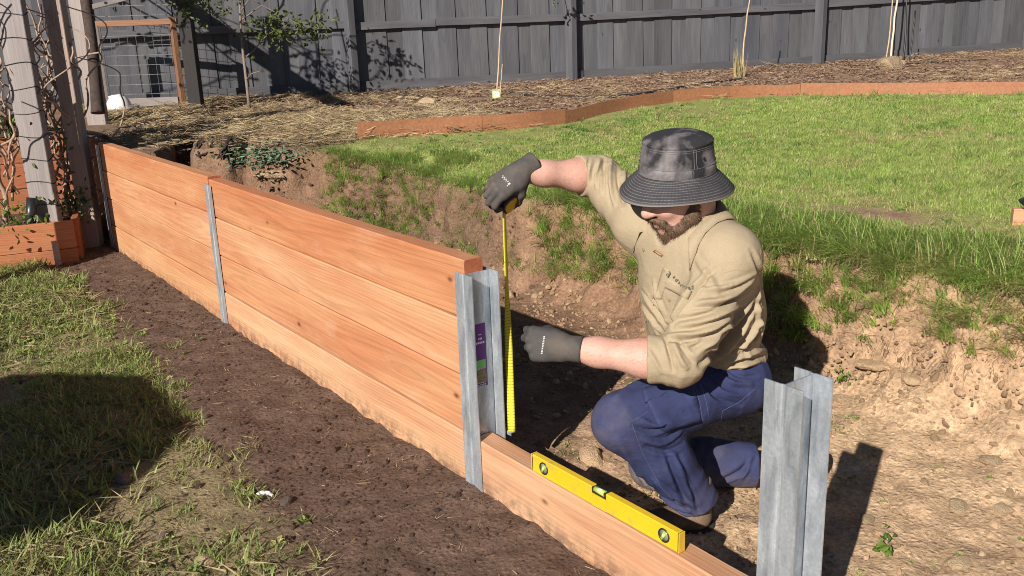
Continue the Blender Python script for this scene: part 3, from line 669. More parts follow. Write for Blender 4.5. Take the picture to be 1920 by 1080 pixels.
def blades(n, h0, h1, spread, w, lean, rng, droop=0.6, bias=0.0, seg=3, flat=False):
    """n blades as V,F and a tone per vertex; bias leans the whole clump to +X"""
    V = []; Fq = []; tone = []
    for i in range(n):
        r = spread*math.sqrt(rng.random()); q = rng.random()*2*math.pi; base = np.array([r*math.cos(q), r*math.sin(q), -0.004])
        a = rng.random()*2*math.pi; h = rng.uniform(h0, h1); l = lean*rng.uniform(.3, 1.2); dirv = np.array([math.cos(a)*l+bias*rng.uniform(.5, 1.2), math.sin(a)*l, 1.0]); dirv /= np.linalg.norm(dirv)
        if flat: dirv = np.array([math.cos(a), math.sin(a), rng.uniform(-.02, .22)]); base[2] = rng.uniform(0.002, 0.02)
        side = np.cross(dirv, (0, 0, 1.0) if not flat else (rng.normal(), rng.normal(), 1.0)); side /= np.linalg.norm(side)+1e-9; tn = rng.random(); p = base.copy(); dd = dirv.copy(); k0 = len(V)
        for s in range(seg+1):
            ww = w*(1-(s/seg)**1.5)*rng.uniform(.9, 1.1)
            if s < seg: V += [p-side*ww, p+side*ww]; tone += [tn*.8+.2*s/seg]*2
            else: V += [p]; tone += [tn]
            p = p+dd*h/seg; dd = dd+np.array([dirv[0]*droop*.5, dirv[1]*droop*.5, -droop*(0.35 if not flat else .05)*(s+1)/seg]); dd /= np.linalg.norm(dd)
        for s in range(seg-1): Fq.append((k0+2*s, k0+2*s+1, k0+2*s+3, k0+2*s+2))
        Fq.append((k0+2*seg-2, k0+2*seg-1, k0+2*seg))
    return V, Fq, tone
def variants(name, mat, count, seed, **kw):
    c = bpy.data.collections.new(name)
    for i in range(count):
        V, Fq, tone = blades(rng=np.random.default_rng(seed+i), **kw)
        me = bpy.data.meshes.new(name); me.from_pydata([tuple(v) for v in V], [], Fq); me.materials.append(mat)
        at = me.attributes.new('tone', 'FLOAT', 'POINT'); at.data.foreach_set('value', np.asarray(tone, np.float32))
        c.objects.link(bpy.data.objects.new(name, me))
    return c
def scatter(name, P, rot, scl, idx, coll, label, cat):
    me = bpy.data.meshes.new(name); me.vertices.add(len(P)); me.vertices.foreach_set('co', np.asarray(P, np.float32).ravel())
    o = link(bpy.data.objects.new(name, me))
    for nm, arr, ty, key in (('rot', rot, 'FLOAT_VECTOR', 'vector'), ('scl', scl, 'FLOAT', 'value'), ('idx', idx, 'INT', 'value')):
        at = me.attributes.new(nm, ty, 'POINT'); at.data.foreach_set(key, np.asarray(arr, np.int32 if ty == 'INT' else np.float32).ravel())
    g = bpy.data.node_groups.new(name, 'GeometryNodeTree'); g.interface.new_socket('Geometry', in_out='INPUT', socket_type='NodeSocketGeometry'); g.interface.new_socket('Geometry', in_out='OUTPUT', socket_type='NodeSocketGeometry')
    gi = g.nodes.new('NodeGroupInput'); go = g.nodes.new('NodeGroupOutput'); ci = g.nodes.new('GeometryNodeCollectionInfo'); ci.inputs[0].default_value = coll; ci.inputs[1].default_value = True; ci.inputs[2].default_value = True
    ip = g.nodes.new('GeometryNodeInstanceOnPoints'); ip.inputs['Pick Instance'].default_value = True
    def na(nm, ty):
        n = g.nodes.new('GeometryNodeInputNamedAttribute'); n.data_type = ty; n.inputs[0].default_value = nm; return n.outputs[0]
    L = g.links.new; L(gi.outputs[0], ip.inputs['Points']); L(ci.outputs[0], ip.inputs['Instance']); L(na('idx', 'INT'), ip.inputs['Instance Index']); L(na('rot', 'FLOAT_VECTOR'), ip.inputs['Rotation']); L(na('scl', 'FLOAT'), ip.inputs['Scale']); L(ip.outputs[0], go.inputs[0])
    md = o.modifiers.new('scatter', 'NODES'); md.node_group = g
    return tag(o, label, cat, kind='stuff')
def in_view(P, m=0.22):
    d = P-CAM_POS; z = d@CAM_F; u = (d@CAM_R)/z*FOC; v = (d@CAM_U)/z*FOC
    return (z > 0.3) & (np.abs(u) < 960*(1+2*m)) & (np.abs(v) < 540*(1+2*m)+60)
def cand(n, x0, x1, y0, y1, seed):
    r = np.random.default_rng(seed); x = r.uniform(x0, x1, n); y = r.uniform(y0, y1, n); return x, y, r
def keep_view(x, y):
    z = ground_z(x, y); P = np.stack([x, y, z], 1); m = in_view(P); return P[m], m
def slope_dir(x, y, e=0.04): return np.arctan2(-(ground_z(x, y+e)-ground_z(x, y-e)), -(ground_z(x+e, y)-ground_z(x-e, y)))
def eul(n, r, tilt=0.18): return np.stack([r.normal(0, tilt, n), r.normal(0, tilt, n), r.uniform(0, 6.283, n)], 1)

# --- mown lawn
lawn_c = variants('lawn_tuft', lawn_mat, 6, 100, n=40, h0=.014, h1=.034, spread=.050, w=.0015, lean=1.0, droop=.5, seg=2)
for k in range(2):
    V, Fq, tone = blades(36, .012, .030, .050, .0015, 1.1, np.random.default_rng(140+k)); me = bpy.data.meshes.new('lawn_tuft_dry'); me.from_pydata([tuple(v) for v in V], [], Fq); me.materials.append(dry_mat); at_ = me.attributes.new('tone', 'FLOAT', 'POINT'); at_.data.foreach_set('value', np.asarray(tone, np.float32)); lawn_c.objects.link(bpy.data.objects.new('lawn_tuft_dry', me))
x, y, r = cand(210000, -5.2, 4.6, 1.4, 11.0, 1)
dist = np.hypot(x-CAM_POS[0], y-CAM_POS[1]); dens = np.clip(1.0*(4.6/np.maximum(dist, 2.5))**1.35, 0, 1.0)
m = r.random(len(x)) < dens*0.52; x, y, dist = x[m], y[m], dist[m]
sl = lip_dist(x, y); el = edge_side(x, y); bare = fbm(x*0.9, y*0.9, oct=3, seed=201)
worn = np.exp(-((sl-0.62-0.12*fbm(x*1.2, y*1.2, oct=2, seed=205))/0.13)**2)*sstep(-1.6, 0.4, x)
fade = sstep(-3.75, -2.7, x+0.55*fbm(x*2.2, y*2.2, oct=3, seed=209))*sstep(.0, .25, el+.12*fbm(x*3, y*3, oct=2, seed=208)+.6*sstep(-3.2, -2.2, x))
ok = (sl > 0.0) & (el > 0.015) & (r.random(len(x)) < .06+.94*fade) & (r.random(len(x)) > 0.62*worn) & (r.random(len(x)) > 0.35*sstep(.25, .6, bare)) & (r.random(len(x)) > 1.25*np.exp(-(((x+0.05-0.45*(y-2.2))/0.42)**2+((y-2.22)/0.13)**2)))
x, y, dist, bare, worn, sl = x[ok], y[ok], dist[ok], bare[ok], worn[ok], sl[ok]
P, m = keep_view(x, y); dist, bare, worn, sl = dist[m], bare[m], worn[m], sl[m]; n = len(P)
fine = fbm(P[:,0]*4, P[:,1]*4, oct=3, seed=207)
pd = np.clip(0.06+0.70*worn+0.45*sstep(.10, .45, bare)+0.40*sstep(.15, .5, fine), 0, .85)
idx_ = np.where(r.random(n) < pd, 6+r.integers(0, 2, n), r.integers(0, 6, n))
scatter('lawn_grass', P, eul(n, r), np.clip(0.62+0.065*dist, .8, 1.3)*r.uniform(.7, 1.2, n)*(1+0.3*sstep(.25, .0, sl)), idx_, lawn_c, 'short green lawn grass', 'grass')
print('lawn', n)

# --- rank grass hanging over the cut bank
bank_c = variants('bank_tuft', long_mat, 5, 200, n=20, h0=.075, h1=.19, spread=.030, w=.0027, lean=.55, droop=1.05, bias=.75, seg=4)
for k in range(2):
    V, Fq, tone = blades(18, .07, .17, .030, .0022, .6, np.random.default_rng(240+k), droop=1.3, bias=.9, seg=4); me = bpy.data.meshes.new('bank_tuft_dry'); me.from_pydata([tuple(v) for v in V], [], Fq); me.materials.append(dry_mat); at_ = me.attributes.new('tone', 'FLOAT', 'POINT'); at_.data.foreach_set('value', np.asarray(tone, np.float32)); bank_c.objects.link(bpy.data.objects.new('bank_tuft_dry', me))
x, y, r = cand(90000, -4.0, 3.6, 1.0, 2.7, 2)
sl = lip_dist(x, y); z = ground_z(x, y); pt = fbm(x*1.6, y*0.6, oct=3, seed=211)
rt = sstep(0.3, 0.9, x); mid = sstep(-2.2, -1.2, x)*(1-rt); lf = sstep(-3.5, -3.0, x)*(1-mid-rt)
lo = -0.060*rt-0.065*mid-0.26*lf-0.05*pt; hi = 0.36*rt+0.26*mid+0.12*lf
wgt = sstep(lo-.03, lo+.03, sl)*sstep(hi+.12, hi-.06, sl)*(0.75*rt*sstep(-.55, .0, pt)+0.95*mid*sstep(-.45, .05, pt)+0.22*lf*sstep(-.05, .20, pt))
gp_ = np.zeros(len(x))
for u_, v_, rr_ in ((640,318,.17),(700,310,.16),(725,345,.16),(760,385,.12),(800,330,.14),(860,350,.12),(690,350,.10),(880,300,.12),(840,300,.12),(760,300,.14)):
    c_ = ray_ground(u_, v_); gp_ = np.maximum(gp_, np.exp(-((x-c_[0])**2+(y-c_[1])**2)/(1.2*rr_)**2))
wgt = np.maximum(wgt*(1-.5*lf), 0.85*sstep(.32, .75, gp_+.35*fbm(x*5, y*5, oct=2, seed=215)))
ok = (r.random(len(x)) < wgt*0.55) & (z > 0.12); x, y, sl = x[ok], y[ok], sl[ok]
P, m = keep_view(x, y); sl = sl[m]; n = len(P); rot = np.stack([r.normal(0, .12, n), r.normal(.0, .12, n), slope_dir(P[:,0], P[:,1])+r.normal(0, .75, n)], 1)
scatter('bank_grass', P, rot, r.uniform(.55, 1.12, n)*(1-.30*sstep(.1, .3, sl))*(1-.35*sstep(-2.0, -2.6, P[:,0])), np.where(r.random(n) < .20+.25*sstep(-.1, -.3, sl), 5+r.integers(0, 2, n), r.integers(0, 5, n)), bank_c, 'long green grass hanging over the cut clay bank', 'grass')
print('bank', n)

# --- weeds and thin grass of the front yard
dull_dry = leaf_mat('dull_dry_blades', (0.17, 0.125, 0.06), (0.34, 0.27, 0.14), trans=0.1)
weed_c = variants('weed_tuft', weed_mat, 5, 300, n=16, h0=.02, h1=.065, spread=.04, w=.0024, lean=1.0, droop=.8)
def broadleaf(name, mat, seed, n=9, L=(.016, .034), w=.45):
    rng = np.random.default_rng(seed); V = []; Fq = []; tone = []
    for i in range(n):
        a = 2*math.pi*i/n+rng.normal(0, .4); l = rng.uniform(*L); el_ = rng.uniform(.15, .9); d = np.array([math.cos(a)*math.cos(el_), math.sin(a)*math.cos(el_), math.sin(el_)]); s = np.cross(d, (0,0,1)); s /= np.linalg.norm(s); b0 = np.array([rng.normal(0, .006), rng.normal(0, .006), 0.0]); k = len(V); q = l*w
        V += [b0, b0+d*l*.45+s*q*.5+(0,0,.003), b0+d*l+(0,0,-.006), b0+d*l*.45-s*q*.5+(0,0,.003)]; Fq += [(k, k+1, k+2), (k, k+2, k+3)]; tone += [rng.random()]*4
    me = bpy.data.meshes.new(name); me.from_pydata([tuple(v) for v in V], [], Fq); me.materials.append(mat); at = me.attributes.new('tone', 'FLOAT', 'POINT'); at.data.foreach_set('value', np.asarray(tone, np.float32)); return bpy.data.objects.new(name, me)
for k in range(3): weed_c.objects.link(broadleaf('weed_rosette', weed_mat, 330+k, 11))
for k in range(2):
    V, Fq, tone = blades(16, .03, .08, .05, .0016, 1.0, np.random.default_rng(340+k), flat=True); me = bpy.data.meshes.new('weed_z_dry'); me.from_pydata([tuple(v) for v in V], [], Fq); me.materials.append(dull_dry); at_ = me.attributes.new('tone', 'FLOAT', 'POINT'); at_.data.foreach_set('value', np.asarray(tone, np.float32)); weed_c.objects.link(bpy.data.objects.new('weed_z_dry', me))
x, y, r = cand(80000, -5.0, 1.2, -2.3, -0.2, 3)
fg = front_grass(x, y); pt = fbm(x*2.4, y*2.4, oct=4, seed=221); far_ = sstep(-2.0, -3.6, x)
wgt = fg*(0.06+0.80*sstep(-.08, .35, pt)+0.30*far_)
wgt = np.maximum(wgt, 0.05*sstep(.2, .5, pt))
ok = r.random(len(x)) < wgt*0.46; x, y, pt, far_ = x[ok], y[ok], pt[ok], far_[ok]
P, m = keep_view(x, y); far_ = far_[m]; n = len(P); q = r.random(n)
nb_ = sstep(-1.7, -.9, P[:,0])*sstep(-.6, -.9, P[:,1])
scatter('weedy_grass', P, eul(n, r, .15), r.uniform(.5, 1.25, n)*(1+.55*far_)*(1+.5*nb_*(q > .5)), np.where(q < .50+.2*far_, r.integers(0, 5, n), np.where(q < .86, 5+r.integers(0, 3, n), 8+r.integers(0, 2, n))), weed_c, 'patchy low weeds and thin grass in front of the wall', 'weeds')
print('weeds', n)
# a few patches of moss green grass on the floor of the cut
x, y, r = cand(9000, -2.6, 2.0, 0.15, 1.6, 31); pt = fbm(x*2.2, y*2.2, oct=3, seed=229); sl = lip_dist(x, y)
ok = (r.random(len(x)) < 0.5*sstep(.22, .5, pt)+.02) & (sl < -.38); P, m = keep_view(x[ok], y[ok]); n = len(P)
scatter('trench_weeds', P, eul(n, r, .15), r.uniform(.25, .6, n), r.integers(0, 5, n), weed_c, 'small green weeds on the floor of the cut', 'weeds')

# --- straw mulch on the garden bed
straw_c = variants('straw_clump', straw_mat, 5, 400, n=34, h0=.04, h1=.13, spread=.09, w=.0016, lean=1.0, droop=.2, flat=True, seg=2)
x, y, r = cand(70000, -9.0, -0.5, -0.0, 12.0, 4); sl = lip_dist(x, y); el = edge_side(x, y); dist = np.hypot(x-CAM_POS[0], y-CAM_POS[1])
nearfence = ((x-FA[0])*FN[0]+(y-FA[1])*FN[1]); pt = fbm(x*1.1, y*1.1, oct=3, seed=231)
left = sstep(3.9, 2.4, y); wgt = (0.02+0.36*left+0.22*sstep(0, .4, pt)*(.15+left))*sstep(-.35, .1, pt+.25*left)
ok = (y > .14) & (sl > .03) & (el < -.03) & (nearfence > .05) & (r.random(len(x)) < wgt*.50*(7/np.maximum(dist, 5))) & ~((x < -5.55) & (y < .5)) & (rut_depth(x, y) < .03); P, m = keep_view(x[ok], y[ok]); n = len(P)
scatter('straw_mulch', P, eul(n, r, .12), r.uniform(.7, 1.5, n)*1.15, r.integers(0, 5, n), straw_c, 'loose straw mulch over the garden bed', 'straw')
print('straw', n)
# --- clods, pebbles and chips
def rock_mesh(name, seed, mat, sub=2, rough=.35, flat=.65):
    b = bmesh.new(); bmesh.ops.create_icosphere(b, subdivisions=sub, radius=1.0); rng = np.random.default_rng(seed); sc = np.array([rng.uniform(.8, 1.25), rng.uniform(.7, 1.0), flat*rng.uniform(.75, 1.2)])
    cuts = [nrm_(rng.normal(0, 1, 3)) for _ in range(7)]
    for v in b.verts:
        p = np.array(v.co)
        for c_ in cuts:
            e = p@c_-rng.uniform(.62, .66)
            if e > 0: p = p-c_*e*.8
        p = p*(1+rough*.5*float(fbm(p[0]*1.7+seed, p[1]*1.7, p[2]*1.7, oct=3, seed=seed))); v.co = p*sc
    me = bpy.data.meshes.new(name); b.to_mesh(me); b.free(); me.materials.append(mat); return me
def nrm_(v): return v/np.linalg.norm(v)
def stone_mat(name, c0, c1):
    t = NT(name); inf = t.n('ObjectInfo'); v = t.coord(); n = t.noise(v, 3.0, 6, .65); c = t.mix(n, c0, c1); c = t.mix(1.0, c, t.ramp(inf.outputs['Random'], [(0, .65), (1, 1.3)]), 'MULTIPLY'); return t.done(c, .92, t.bump(t.noise(v, 9, 5, .65), .6, .1), spec=.2)
clod_mat = stone_mat('dark_clod', (0.080, 0.048, 0.036), (0.125, 0.078, 0.056)); clay_mat = stone_mat('clay_clod', (0.42, 0.28, 0.165), (0.60, 0.42, 0.26)); sand_mat = stone_mat('sandstone', (0.46, 0.32, 0.19), (0.64, 0.49, 0.31)); grey_stone = stone_mat('grey_brown_stone', (0.16, 0.105, 0.085), (0.27, 0.20, 0.17))
clod_c = bpy.data.collections.new('clods')
for k in range(4): clod_c.objects.link(bpy.data.objects.new('clod', rock_mesh('clod', 500+k, clod_mat, 1)))
x, y, r = cand(26000, -4.7, 1.6, -1.6, -0.02, 5); fg = front_grass(x, y); pt = fbm(x*1.8, y*1.8, oct=3, seed=241)
ok = r.random(len(x)) < (1-.75*fg)*(.25+.75*sstep(-.3, .4, pt)); P, m = keep_view(x[ok], y[ok]); n = len(P); S = np.clip(np.exp(r.normal(-5.75, .62, n)), .0012, .018); P[:,2] += S*.15
scatter('soil_crumbs', P, eul(n, r, .6), S, r.integers(0, 4, n), clod_c, 'loose dark soil crumbs along the wall', 'soil')
chip_c = bpy.data.collections.new('chips')
for k in range(4): chip_c.objects.link(bpy.data.objects.new('chip', rock_mesh('chip', 520+k, clay_mat, 1, flat=.5)))
x, y, r = cand(20000, -3.9, 2.6, 0.12, 2.0, 6); sl = lip_dist(x, y); pt = fbm(x*1.8, y*1.8, oct=3, seed=243)
ok = (sl < -.06) & (r.random(len(x)) < .2+.8*sstep(-.3, .4, pt)); P, m = keep_view(x[ok], y[ok]); n = len(P); S = np.clip(np.exp(r.normal(-5.0, .6, n)), .002, .026); P[:,2] += S*.1
scatter('clay_crumbs', P, eul(n, r, .6), S, r.integers(0, 4, n), chip_c, 'tan clay crumbs and grit in the cut', 'soil')
chipm = leaf_mat('bark_chip', (0.19, 0.12, 0.08), (0.36, 0.25, 0.165), (0.14, 0.085, 0.06), trans=.0, rough=.9)
bark_c = variants('bark_chip', chipm, 4, 470, n=14, h0=.02, h1=.06, spread=.08, w=.006, lean=1, flat=True, seg=2)
x, y, r = cand(11000, -8.6, 0.5, 0.6, 12.5, 41); sl = lip_dist(x, y); el = edge_side(x, y); nf = ((x-FA[0])*FN[0]+(y-FA[1])*FN[1]); ok = (sl > .05) & (el < -.04) & (nf > .04) & ~((x < -5.55) & (y < .6)); P, m = keep_view(x[ok], y[ok]); n = len(P)
scatter('bark_mulch', P, eul(n, r, .1), r.uniform(.5, 1.2, n), r.integers(0, 4, n), bark_c, 'brown bark chips over the garden bed along the fence', 'mulch')
twig_c = variants('twig', straw_mat, 4, 450, n=3, h0=.02, h1=.07, spread=.05, w=.0014, lean=1, flat=True, seg=2)
x, y, r = cand(2400, -4.7, 2.4, -1.6, 1.7, 7); P, m = keep_view(x, y); ok = (P[:,1] < -.02) | (P[:,1] > .12); P = P[ok]; P[:,2] += .002; n = len(P)
scatter('twig_litter', P, eul(n, r, .1), r.uniform(.3, .8, n), r.integers(0, 4, n), twig_c, 'scattered dry stalks and twigs on the bare soil', 'litter')

# --- crumbling clods and fine roots on the cut face
x, y, r = cand(30000, -4.4, 3.0, 0.5, 2.1, 61); sl = lip_dist(x, y); pt = fbm(x*3, y*3, oct=2, seed=263)
ok = (sl < -.015) & (sl > -.42) & (r.random(len(x)) < .10+.40*sstep(-.2, .4, pt)*sstep(-.4, -.1, sl)); x, y = x[ok], y[ok]; P, m = keep_view(x, y); n = len(P); S = np.clip(np.exp(r.normal(-4.75, .50, n)), .003, .028)
dk = P[:,0] < -1.6; browns = bpy.data.collections.new('bank_clods'); bm_ = stone_mat('brown_clod', (0.15, 0.092, 0.06), (0.26, 0.165, 0.105)); tm_ = stone_mat('bank_clay_clod', (0.40, 0.26, 0.155), (0.56, 0.385, 0.235))
for k in range(3): browns.objects.link(bpy.data.objects.new('a_clod', rock_mesh('a_clod', 560+k, bm_, 1)))
for k in range(3): browns.objects.link(bpy.data.objects.new('b_clod', rock_mesh('b_clod', 570+k, tm_, 1)))
scatter('bank_clods', P, eul(n, r, .8), S, np.where(dk, r.integers(0, 3, n), 3+r.integers(0, 3, n)), browns, 'crumbling clods on the face of the cut bank', 'soil')
root_mat = leaf_mat('fine_root', (0.16, 0.10, 0.065), (0.38, 0.27, 0.17), trans=.0, rough=.9)
root_c = variants('root_tuft', root_mat, 4, 480, n=9, h0=.07, h1=.20, spread=.05, w=.0011, lean=.4, droop=1.9, bias=1.6, seg=5)
x, y, r = cand(14000, -4.3, 3.0, 0.6, 2.1, 63); sl = lip_dist(x, y); ok = (sl < .03) & (sl > -.10) & (r.random(len(x)) < .5); P, m = keep_view(x[ok], y[ok]); n = len(P)
scatter('hanging_roots', P, np.stack([r.normal(0, .15, n), r.normal(0, .15, n), slope_dir(P[:,0], P[:,1])+r.normal(0, .5, n)], 1), r.uniform(.5, 1.1, n), r.integers(0, 4, n), root_c, 'fine roots hanging from the lip of the cut', 'roots')
# --- coarser tufts and clover in the lawn
x, y, r = cand(5200, -4.5, 4.2, 1.7, 10.0, 65); sl = lip_dist(x, y); el = edge_side(x, y); pt = fbm(x*1.5, y*1.5, oct=3, seed=267); ok = (sl > .1) & (el > .05) & (r.random(len(x)) < .15+.85*sstep(.05, .45, pt)); P, m = keep_view(x[ok], y[ok]); n = len(P); q = r.random(n)
lw_m = leaf_mat('lawn_weed', (0.085, 0.20, 0.035), (0.19, 0.33, 0.075), trans=.3); lw_c = variants('a_lawn_tuft', lw_m, 3, 490, n=22, h0=.03, h1=.07, spread=.05, w=.0022, lean=.9, droop=.8)
for k in range(2): lw_c.objects.link(broadleaf('b_clover', lw_m, 495+k, 16, (.012, .024), .8))
scatter('lawn_weeds', P, eul(n, r, .2), r.uniform(.6, 1.3, n), np.where(q < .6, r.integers(0, 3, n), 3+r.integers(0, 2, n)), lw_c, 'darker coarse tufts and clover scattered in the lawn', 'weeds')
# ================================================================== young tree, vine, bed plants
bark = plain('young_bark', (0.20, 0.15, 0.115), 0.85, var=.35, scale=60, bump=.4); cane_m = plain('vine_cane', (0.34, 0.235, 0.17), 0.8, var=.4, scale=40, bump=.4); trunk_m = plain('old_vine_bark', (0.055, 0.035, 0.028), 0.9, var=.5, scale=30, bump=.8)
tree_leaf = leaf_mat('tree_leaf', (0.060, 0.085, 0.025), (0.150, 0.175, 0.055), trans=.3); dark_leaf = leaf_mat('dark_leaf', (0.030, 0.060, 0.020), (0.085, 0.135, 0.040), trans=.25); lime_leaf = leaf_mat('lime_leaf', (0.10, 0.19, 0.03), (0.22, 0.32, 0.06), trans=.35); blue_leaf = leaf_mat('blue_green_leaf', (0.13, 0.20, 0.125), (0.25, 0.35, 0.225), trans=.2)
def leaf_cloud(name, centers, mat, parent, seed, L=(.03, .06), per=30, rad=.12, wid=.55, up=.0):
    rng = np.random.default_rng(seed); V = []; Fq = []; tone = []
    for c in centers:
        for i in range(per):
            p = np.asarray(c, float)+rng.normal(0, rad*.55, 3)*(1, 1, .75); d = nrm_(rng.normal(0, 1, 3)+np.array((0, 0, up))); l = rng.uniform(*L); s = nrm_(np.cross(d, rng.normal(0, 1, 3))); k = len(V); nn_ = np.cross(s, d)*l*.12
            V += [p, p+d*l*.35+s*l*wid*.5+nn_, p+d*l*.75+s*l*wid*.32+nn_*.6, p+d*l, p+d*l*.75-s*l*wid*.32+nn_*.6, p+d*l*.35-s*l*wid*.5+nn_, p+d*l*.5-nn_]
            Fq += [(k, k+1, k+6), (k+1, k+2, k+6), (k+2, k+3, k+6), (k+3, k+4, k+6), (k+4, k+5, k+6), (k+5, k, k+6)]; tone += [rng.random()]*7
    o = mesh_obj(name, V, Fq, mat, parent); set_f(o, 'tone', tone); return o
tb = ray_ground(468, 206); TD = float((tb-CAM_POS)@CAM_F)
tree = empty('young_tree', tuple(tb)); tag(tree, 'slender young fruit tree with olive leaves beside the black gate post', 'tree')
def tl(u, v, dd=0.0): return tuple(at_depth(u, v, TD+dd)-tb)
BM().tube([(0,0,-.03), tl(463,160), tl(457,110), tl(452,60), tl(450,15), tl(455,-60), tl(452,-140)], [.017,.016,.014,.0125,.011,.009,.006], 8).build('trunk', bark, tree)
brs = [((457,110),(475,95),(497,70),(530,45)),((452,70),(430,50),(400,25),(360,10)),((450,40),(490,10),(560,45),(592,62)),((455,-40),(420,-60),(380,-40)),((456,-60),(520,-80),(580,-40)),((462,150),(472,138),(492,132)),((452,20),(470,-5),(505,20),(520,60))]
tips = []
for k, q in enumerate(brs):
    pts = [tl(u, v, (-.1 if k % 2 else .08)*i) for i, (u, v) in enumerate(q)]; BM().tube(pts, np.linspace(.008, .003, len(pts)), 6).build('branch', bark, tree)
    if k != 5: tips += [pts[-1], tuple((np.array(pts[-1])+np.array(pts[-2]))/2)]
tips += [tl(345,5,-.1), tl(385,22,-.15), tl(420,8), tl(470,62), tl(500,35,.1), tl(515,85,.05), tl(575,50,.1), tl(600,40,.1), tl(400,-40), tl(480,-60), tl(560,-60), tl(520,-30)]
leaf_cloud('crown', tips, tree_leaf, tree, 12, L=(.035, .080), per=26, rad=.17)

def cane(base, top, rng, wob=.10, n=9):
    P = np.linspace(np.asarray(base, float), np.asarray(top, float), n); P[1:-1] += np.cumsum(rng.normal(0, wob/3, (n-2, 3)), 0)*(1, 1, .35); return smooth_curve(P, 2)
rng = np.random.default_rng(21)
for (bx, by, bz), nm, seedv, lab in (((-5.02,-.62,.25), 0, 5, 'bare twisted grapevine left of the grey trellis post'), ((-5.10,-.20,.25), 1, 9, 'bare grapevine climbing behind the grey trellis post')):
    vine = empty('grape_vine', (bx, by, bz)); tag(vine, lab, 'vine'); r_ = np.random.default_rng(seedv)
    for k in range(2):
        P = cane((r_.normal(0, .03), r_.normal(0, .03), -.05), (r_.normal(-.05, .10), r_.normal(0, .10), 1.0), r_, .12); BM().tube(P, np.linspace(.019, .011, len(P)), 8).build('trunk', cane_m, vine)
    for k in range(30):
        z0 = r_.uniform(.1, .9); P = cane((r_.normal(-.03, .08), r_.normal(0, .08), z0), (r_.normal(-.15, .17), r_.normal(0.0, .17), z0+r_.uniform(.45, 1.2)), r_, .15, 11); BM().tube(P, np.linspace(.0095, .004, len(P)), 6).build('cane', cane_m, vine)
    leaf_cloud('foliage', [(r_.normal(-.1, .15), r_.normal(0, .15), r_.uniform(.2, .8)) for _ in range(6)], tree_leaf, vine, seedv, L=(.03, .06), per=8, rad=.12)
over = empty('grape_vine', (-6.2, .35, 2.58)); tag(over, 'bare grapevine canes spread over the arbour beam', 'vine'); r_ = np.random.default_rng(33)
for k in range(46):
    a0 = (r_.uniform(-1.9, 1.5), r_.normal(0, .25), r_.uniform(-.02, .15)); P = cane(a0, (a0[0]+r_.normal(0, .7), a0[1]+r_.normal(.1, .75), a0[2]+abs(r_.normal(.0, .18))), r_, .12, 9); BM().tube(P, np.linspace(.014, .005, len(P)), 5).build('cane', cane_m, over)
leaf_cloud('foliage', [(r_.uniform(-1.9, 1.5), r_.normal(0, .5), r_.normal(.08, .12)) for _ in range(34)], tree_leaf, over, 34, L=(.04, .09), per=7, rad=.16)
old = empty('old_vine_trunk', tuple(at_depth(196, 205, 7.7))); o0 = at_depth(196, 205, 7.7)
P = smooth_curve([at_depth(u, v, d)-o0 for u, v, d in ((184,212,7.7),(182,190,7.7),(176,120,7.7),(170,60,7.7),(160,0,7.7),(152,-80,7.7))], 2); BM().tube(P, np.interp(np.linspace(0, 1, len(P)), [0, .12, .3, 1], [.06, .055, .048, .042]), 10).build('trunk', trunk_m, old)
BM().tube(smooth_curve([at_depth(u, v, 7.6)-o0 for u, v in ((120,125),(140,108),(165,102),(190,98))], 2), .008, 6).build('cane', cane_m, old); tag(old, 'thick dark vine trunk beside the wire gate', 'vine')
def plant(name, p, mat, label, seed, n=5, L=(.04, .08), rad=.10, per=14, up=.6, wid=.6, stems=True):
    o = empty(name, tuple(p)); tag(o, label, 'plant'); r_ = np.random.default_rng(seed); cs = [(r_.normal(0, rad*.7), r_.normal(0, rad*.7), r_.uniform(.03, rad)) for _ in range(n)]
    b = BM()
    for c in cs: b.tube([(c[0]*.2, c[1]*.2, -.02), c], [.003, .002], 5)
    b.build('stem', cane_m, o); leaf_cloud('foliage', cs, mat, o, seed, L, per, rad, wid, up); return o
plant('strawberry_plant', (-4.83,-.64,.25), lime_leaf, 'bright green leafy plant at the left end of the low bed', 51, 7, (.03,.06), .13, 16)
plant('strawberry_plant', (-4.98,-.17,.25), dark_leaf, 'dark green leafy plant right of the grey trellis post', 52, 8, (.025,.05), .14, 22)
plant('strappy_plant', (-5.85,-.28,.79), dark_leaf, 'dark strappy plant on top of the tall red bed', 53, 6, (.08,.16), .12, 12, .9, .16)
plant('grassy_plant', (-5.95,-.72,.79), lime_leaf, 'light green grassy clump on top of the tall red bed', 54, 8, (.06,.13), .16, 26, 1.2, .12)
plant('herb_plant', (-5.35,-.25,.27), lime_leaf, 'yellow green herb in front of the tall red bed', 55, 5, (.025,.05), .12, 10)
pp = BM(); pp.tube([(0,0,0), (-.02,.05,.22)], .036, 14); pipe = pp.build('drain_pipe', plain('pipe_black', (0.02,0.02,0.022), .35), None); pipe.location = (-4.86,-.52,.24); tag(pipe, 'short slanting black pipe standing in the low bed', 'pipe')
pb = ray_ground(505, 295)+(0, 0, -.02); plant('lavender_plant', pb, blue_leaf, 'blue green leafy weed on the edge of the cut bank', 56, 10, (.03,.055), .115, 40, .3, .45).scale = (1.25, 1.25, .62)
plant('weed_plant', ray_ground(440, 308)+(0, 0, .02), dark_leaf, 'small green weed at the left of the cut bank', 57, 5, (.02,.05), .09, 12)
plant('weed_plant', ray_ground(1585, 715)+(0, 0, .0), lime_leaf, 'tiny weed on the clay beside the free standing post', 58, 3, (.015,.03), .03, 6)
plant('weed_plant', ray_ground(1662, 1040), lime_leaf, 'small seedling at the right of the post shadow', 59, 3, (.02,.035), .03, 6)
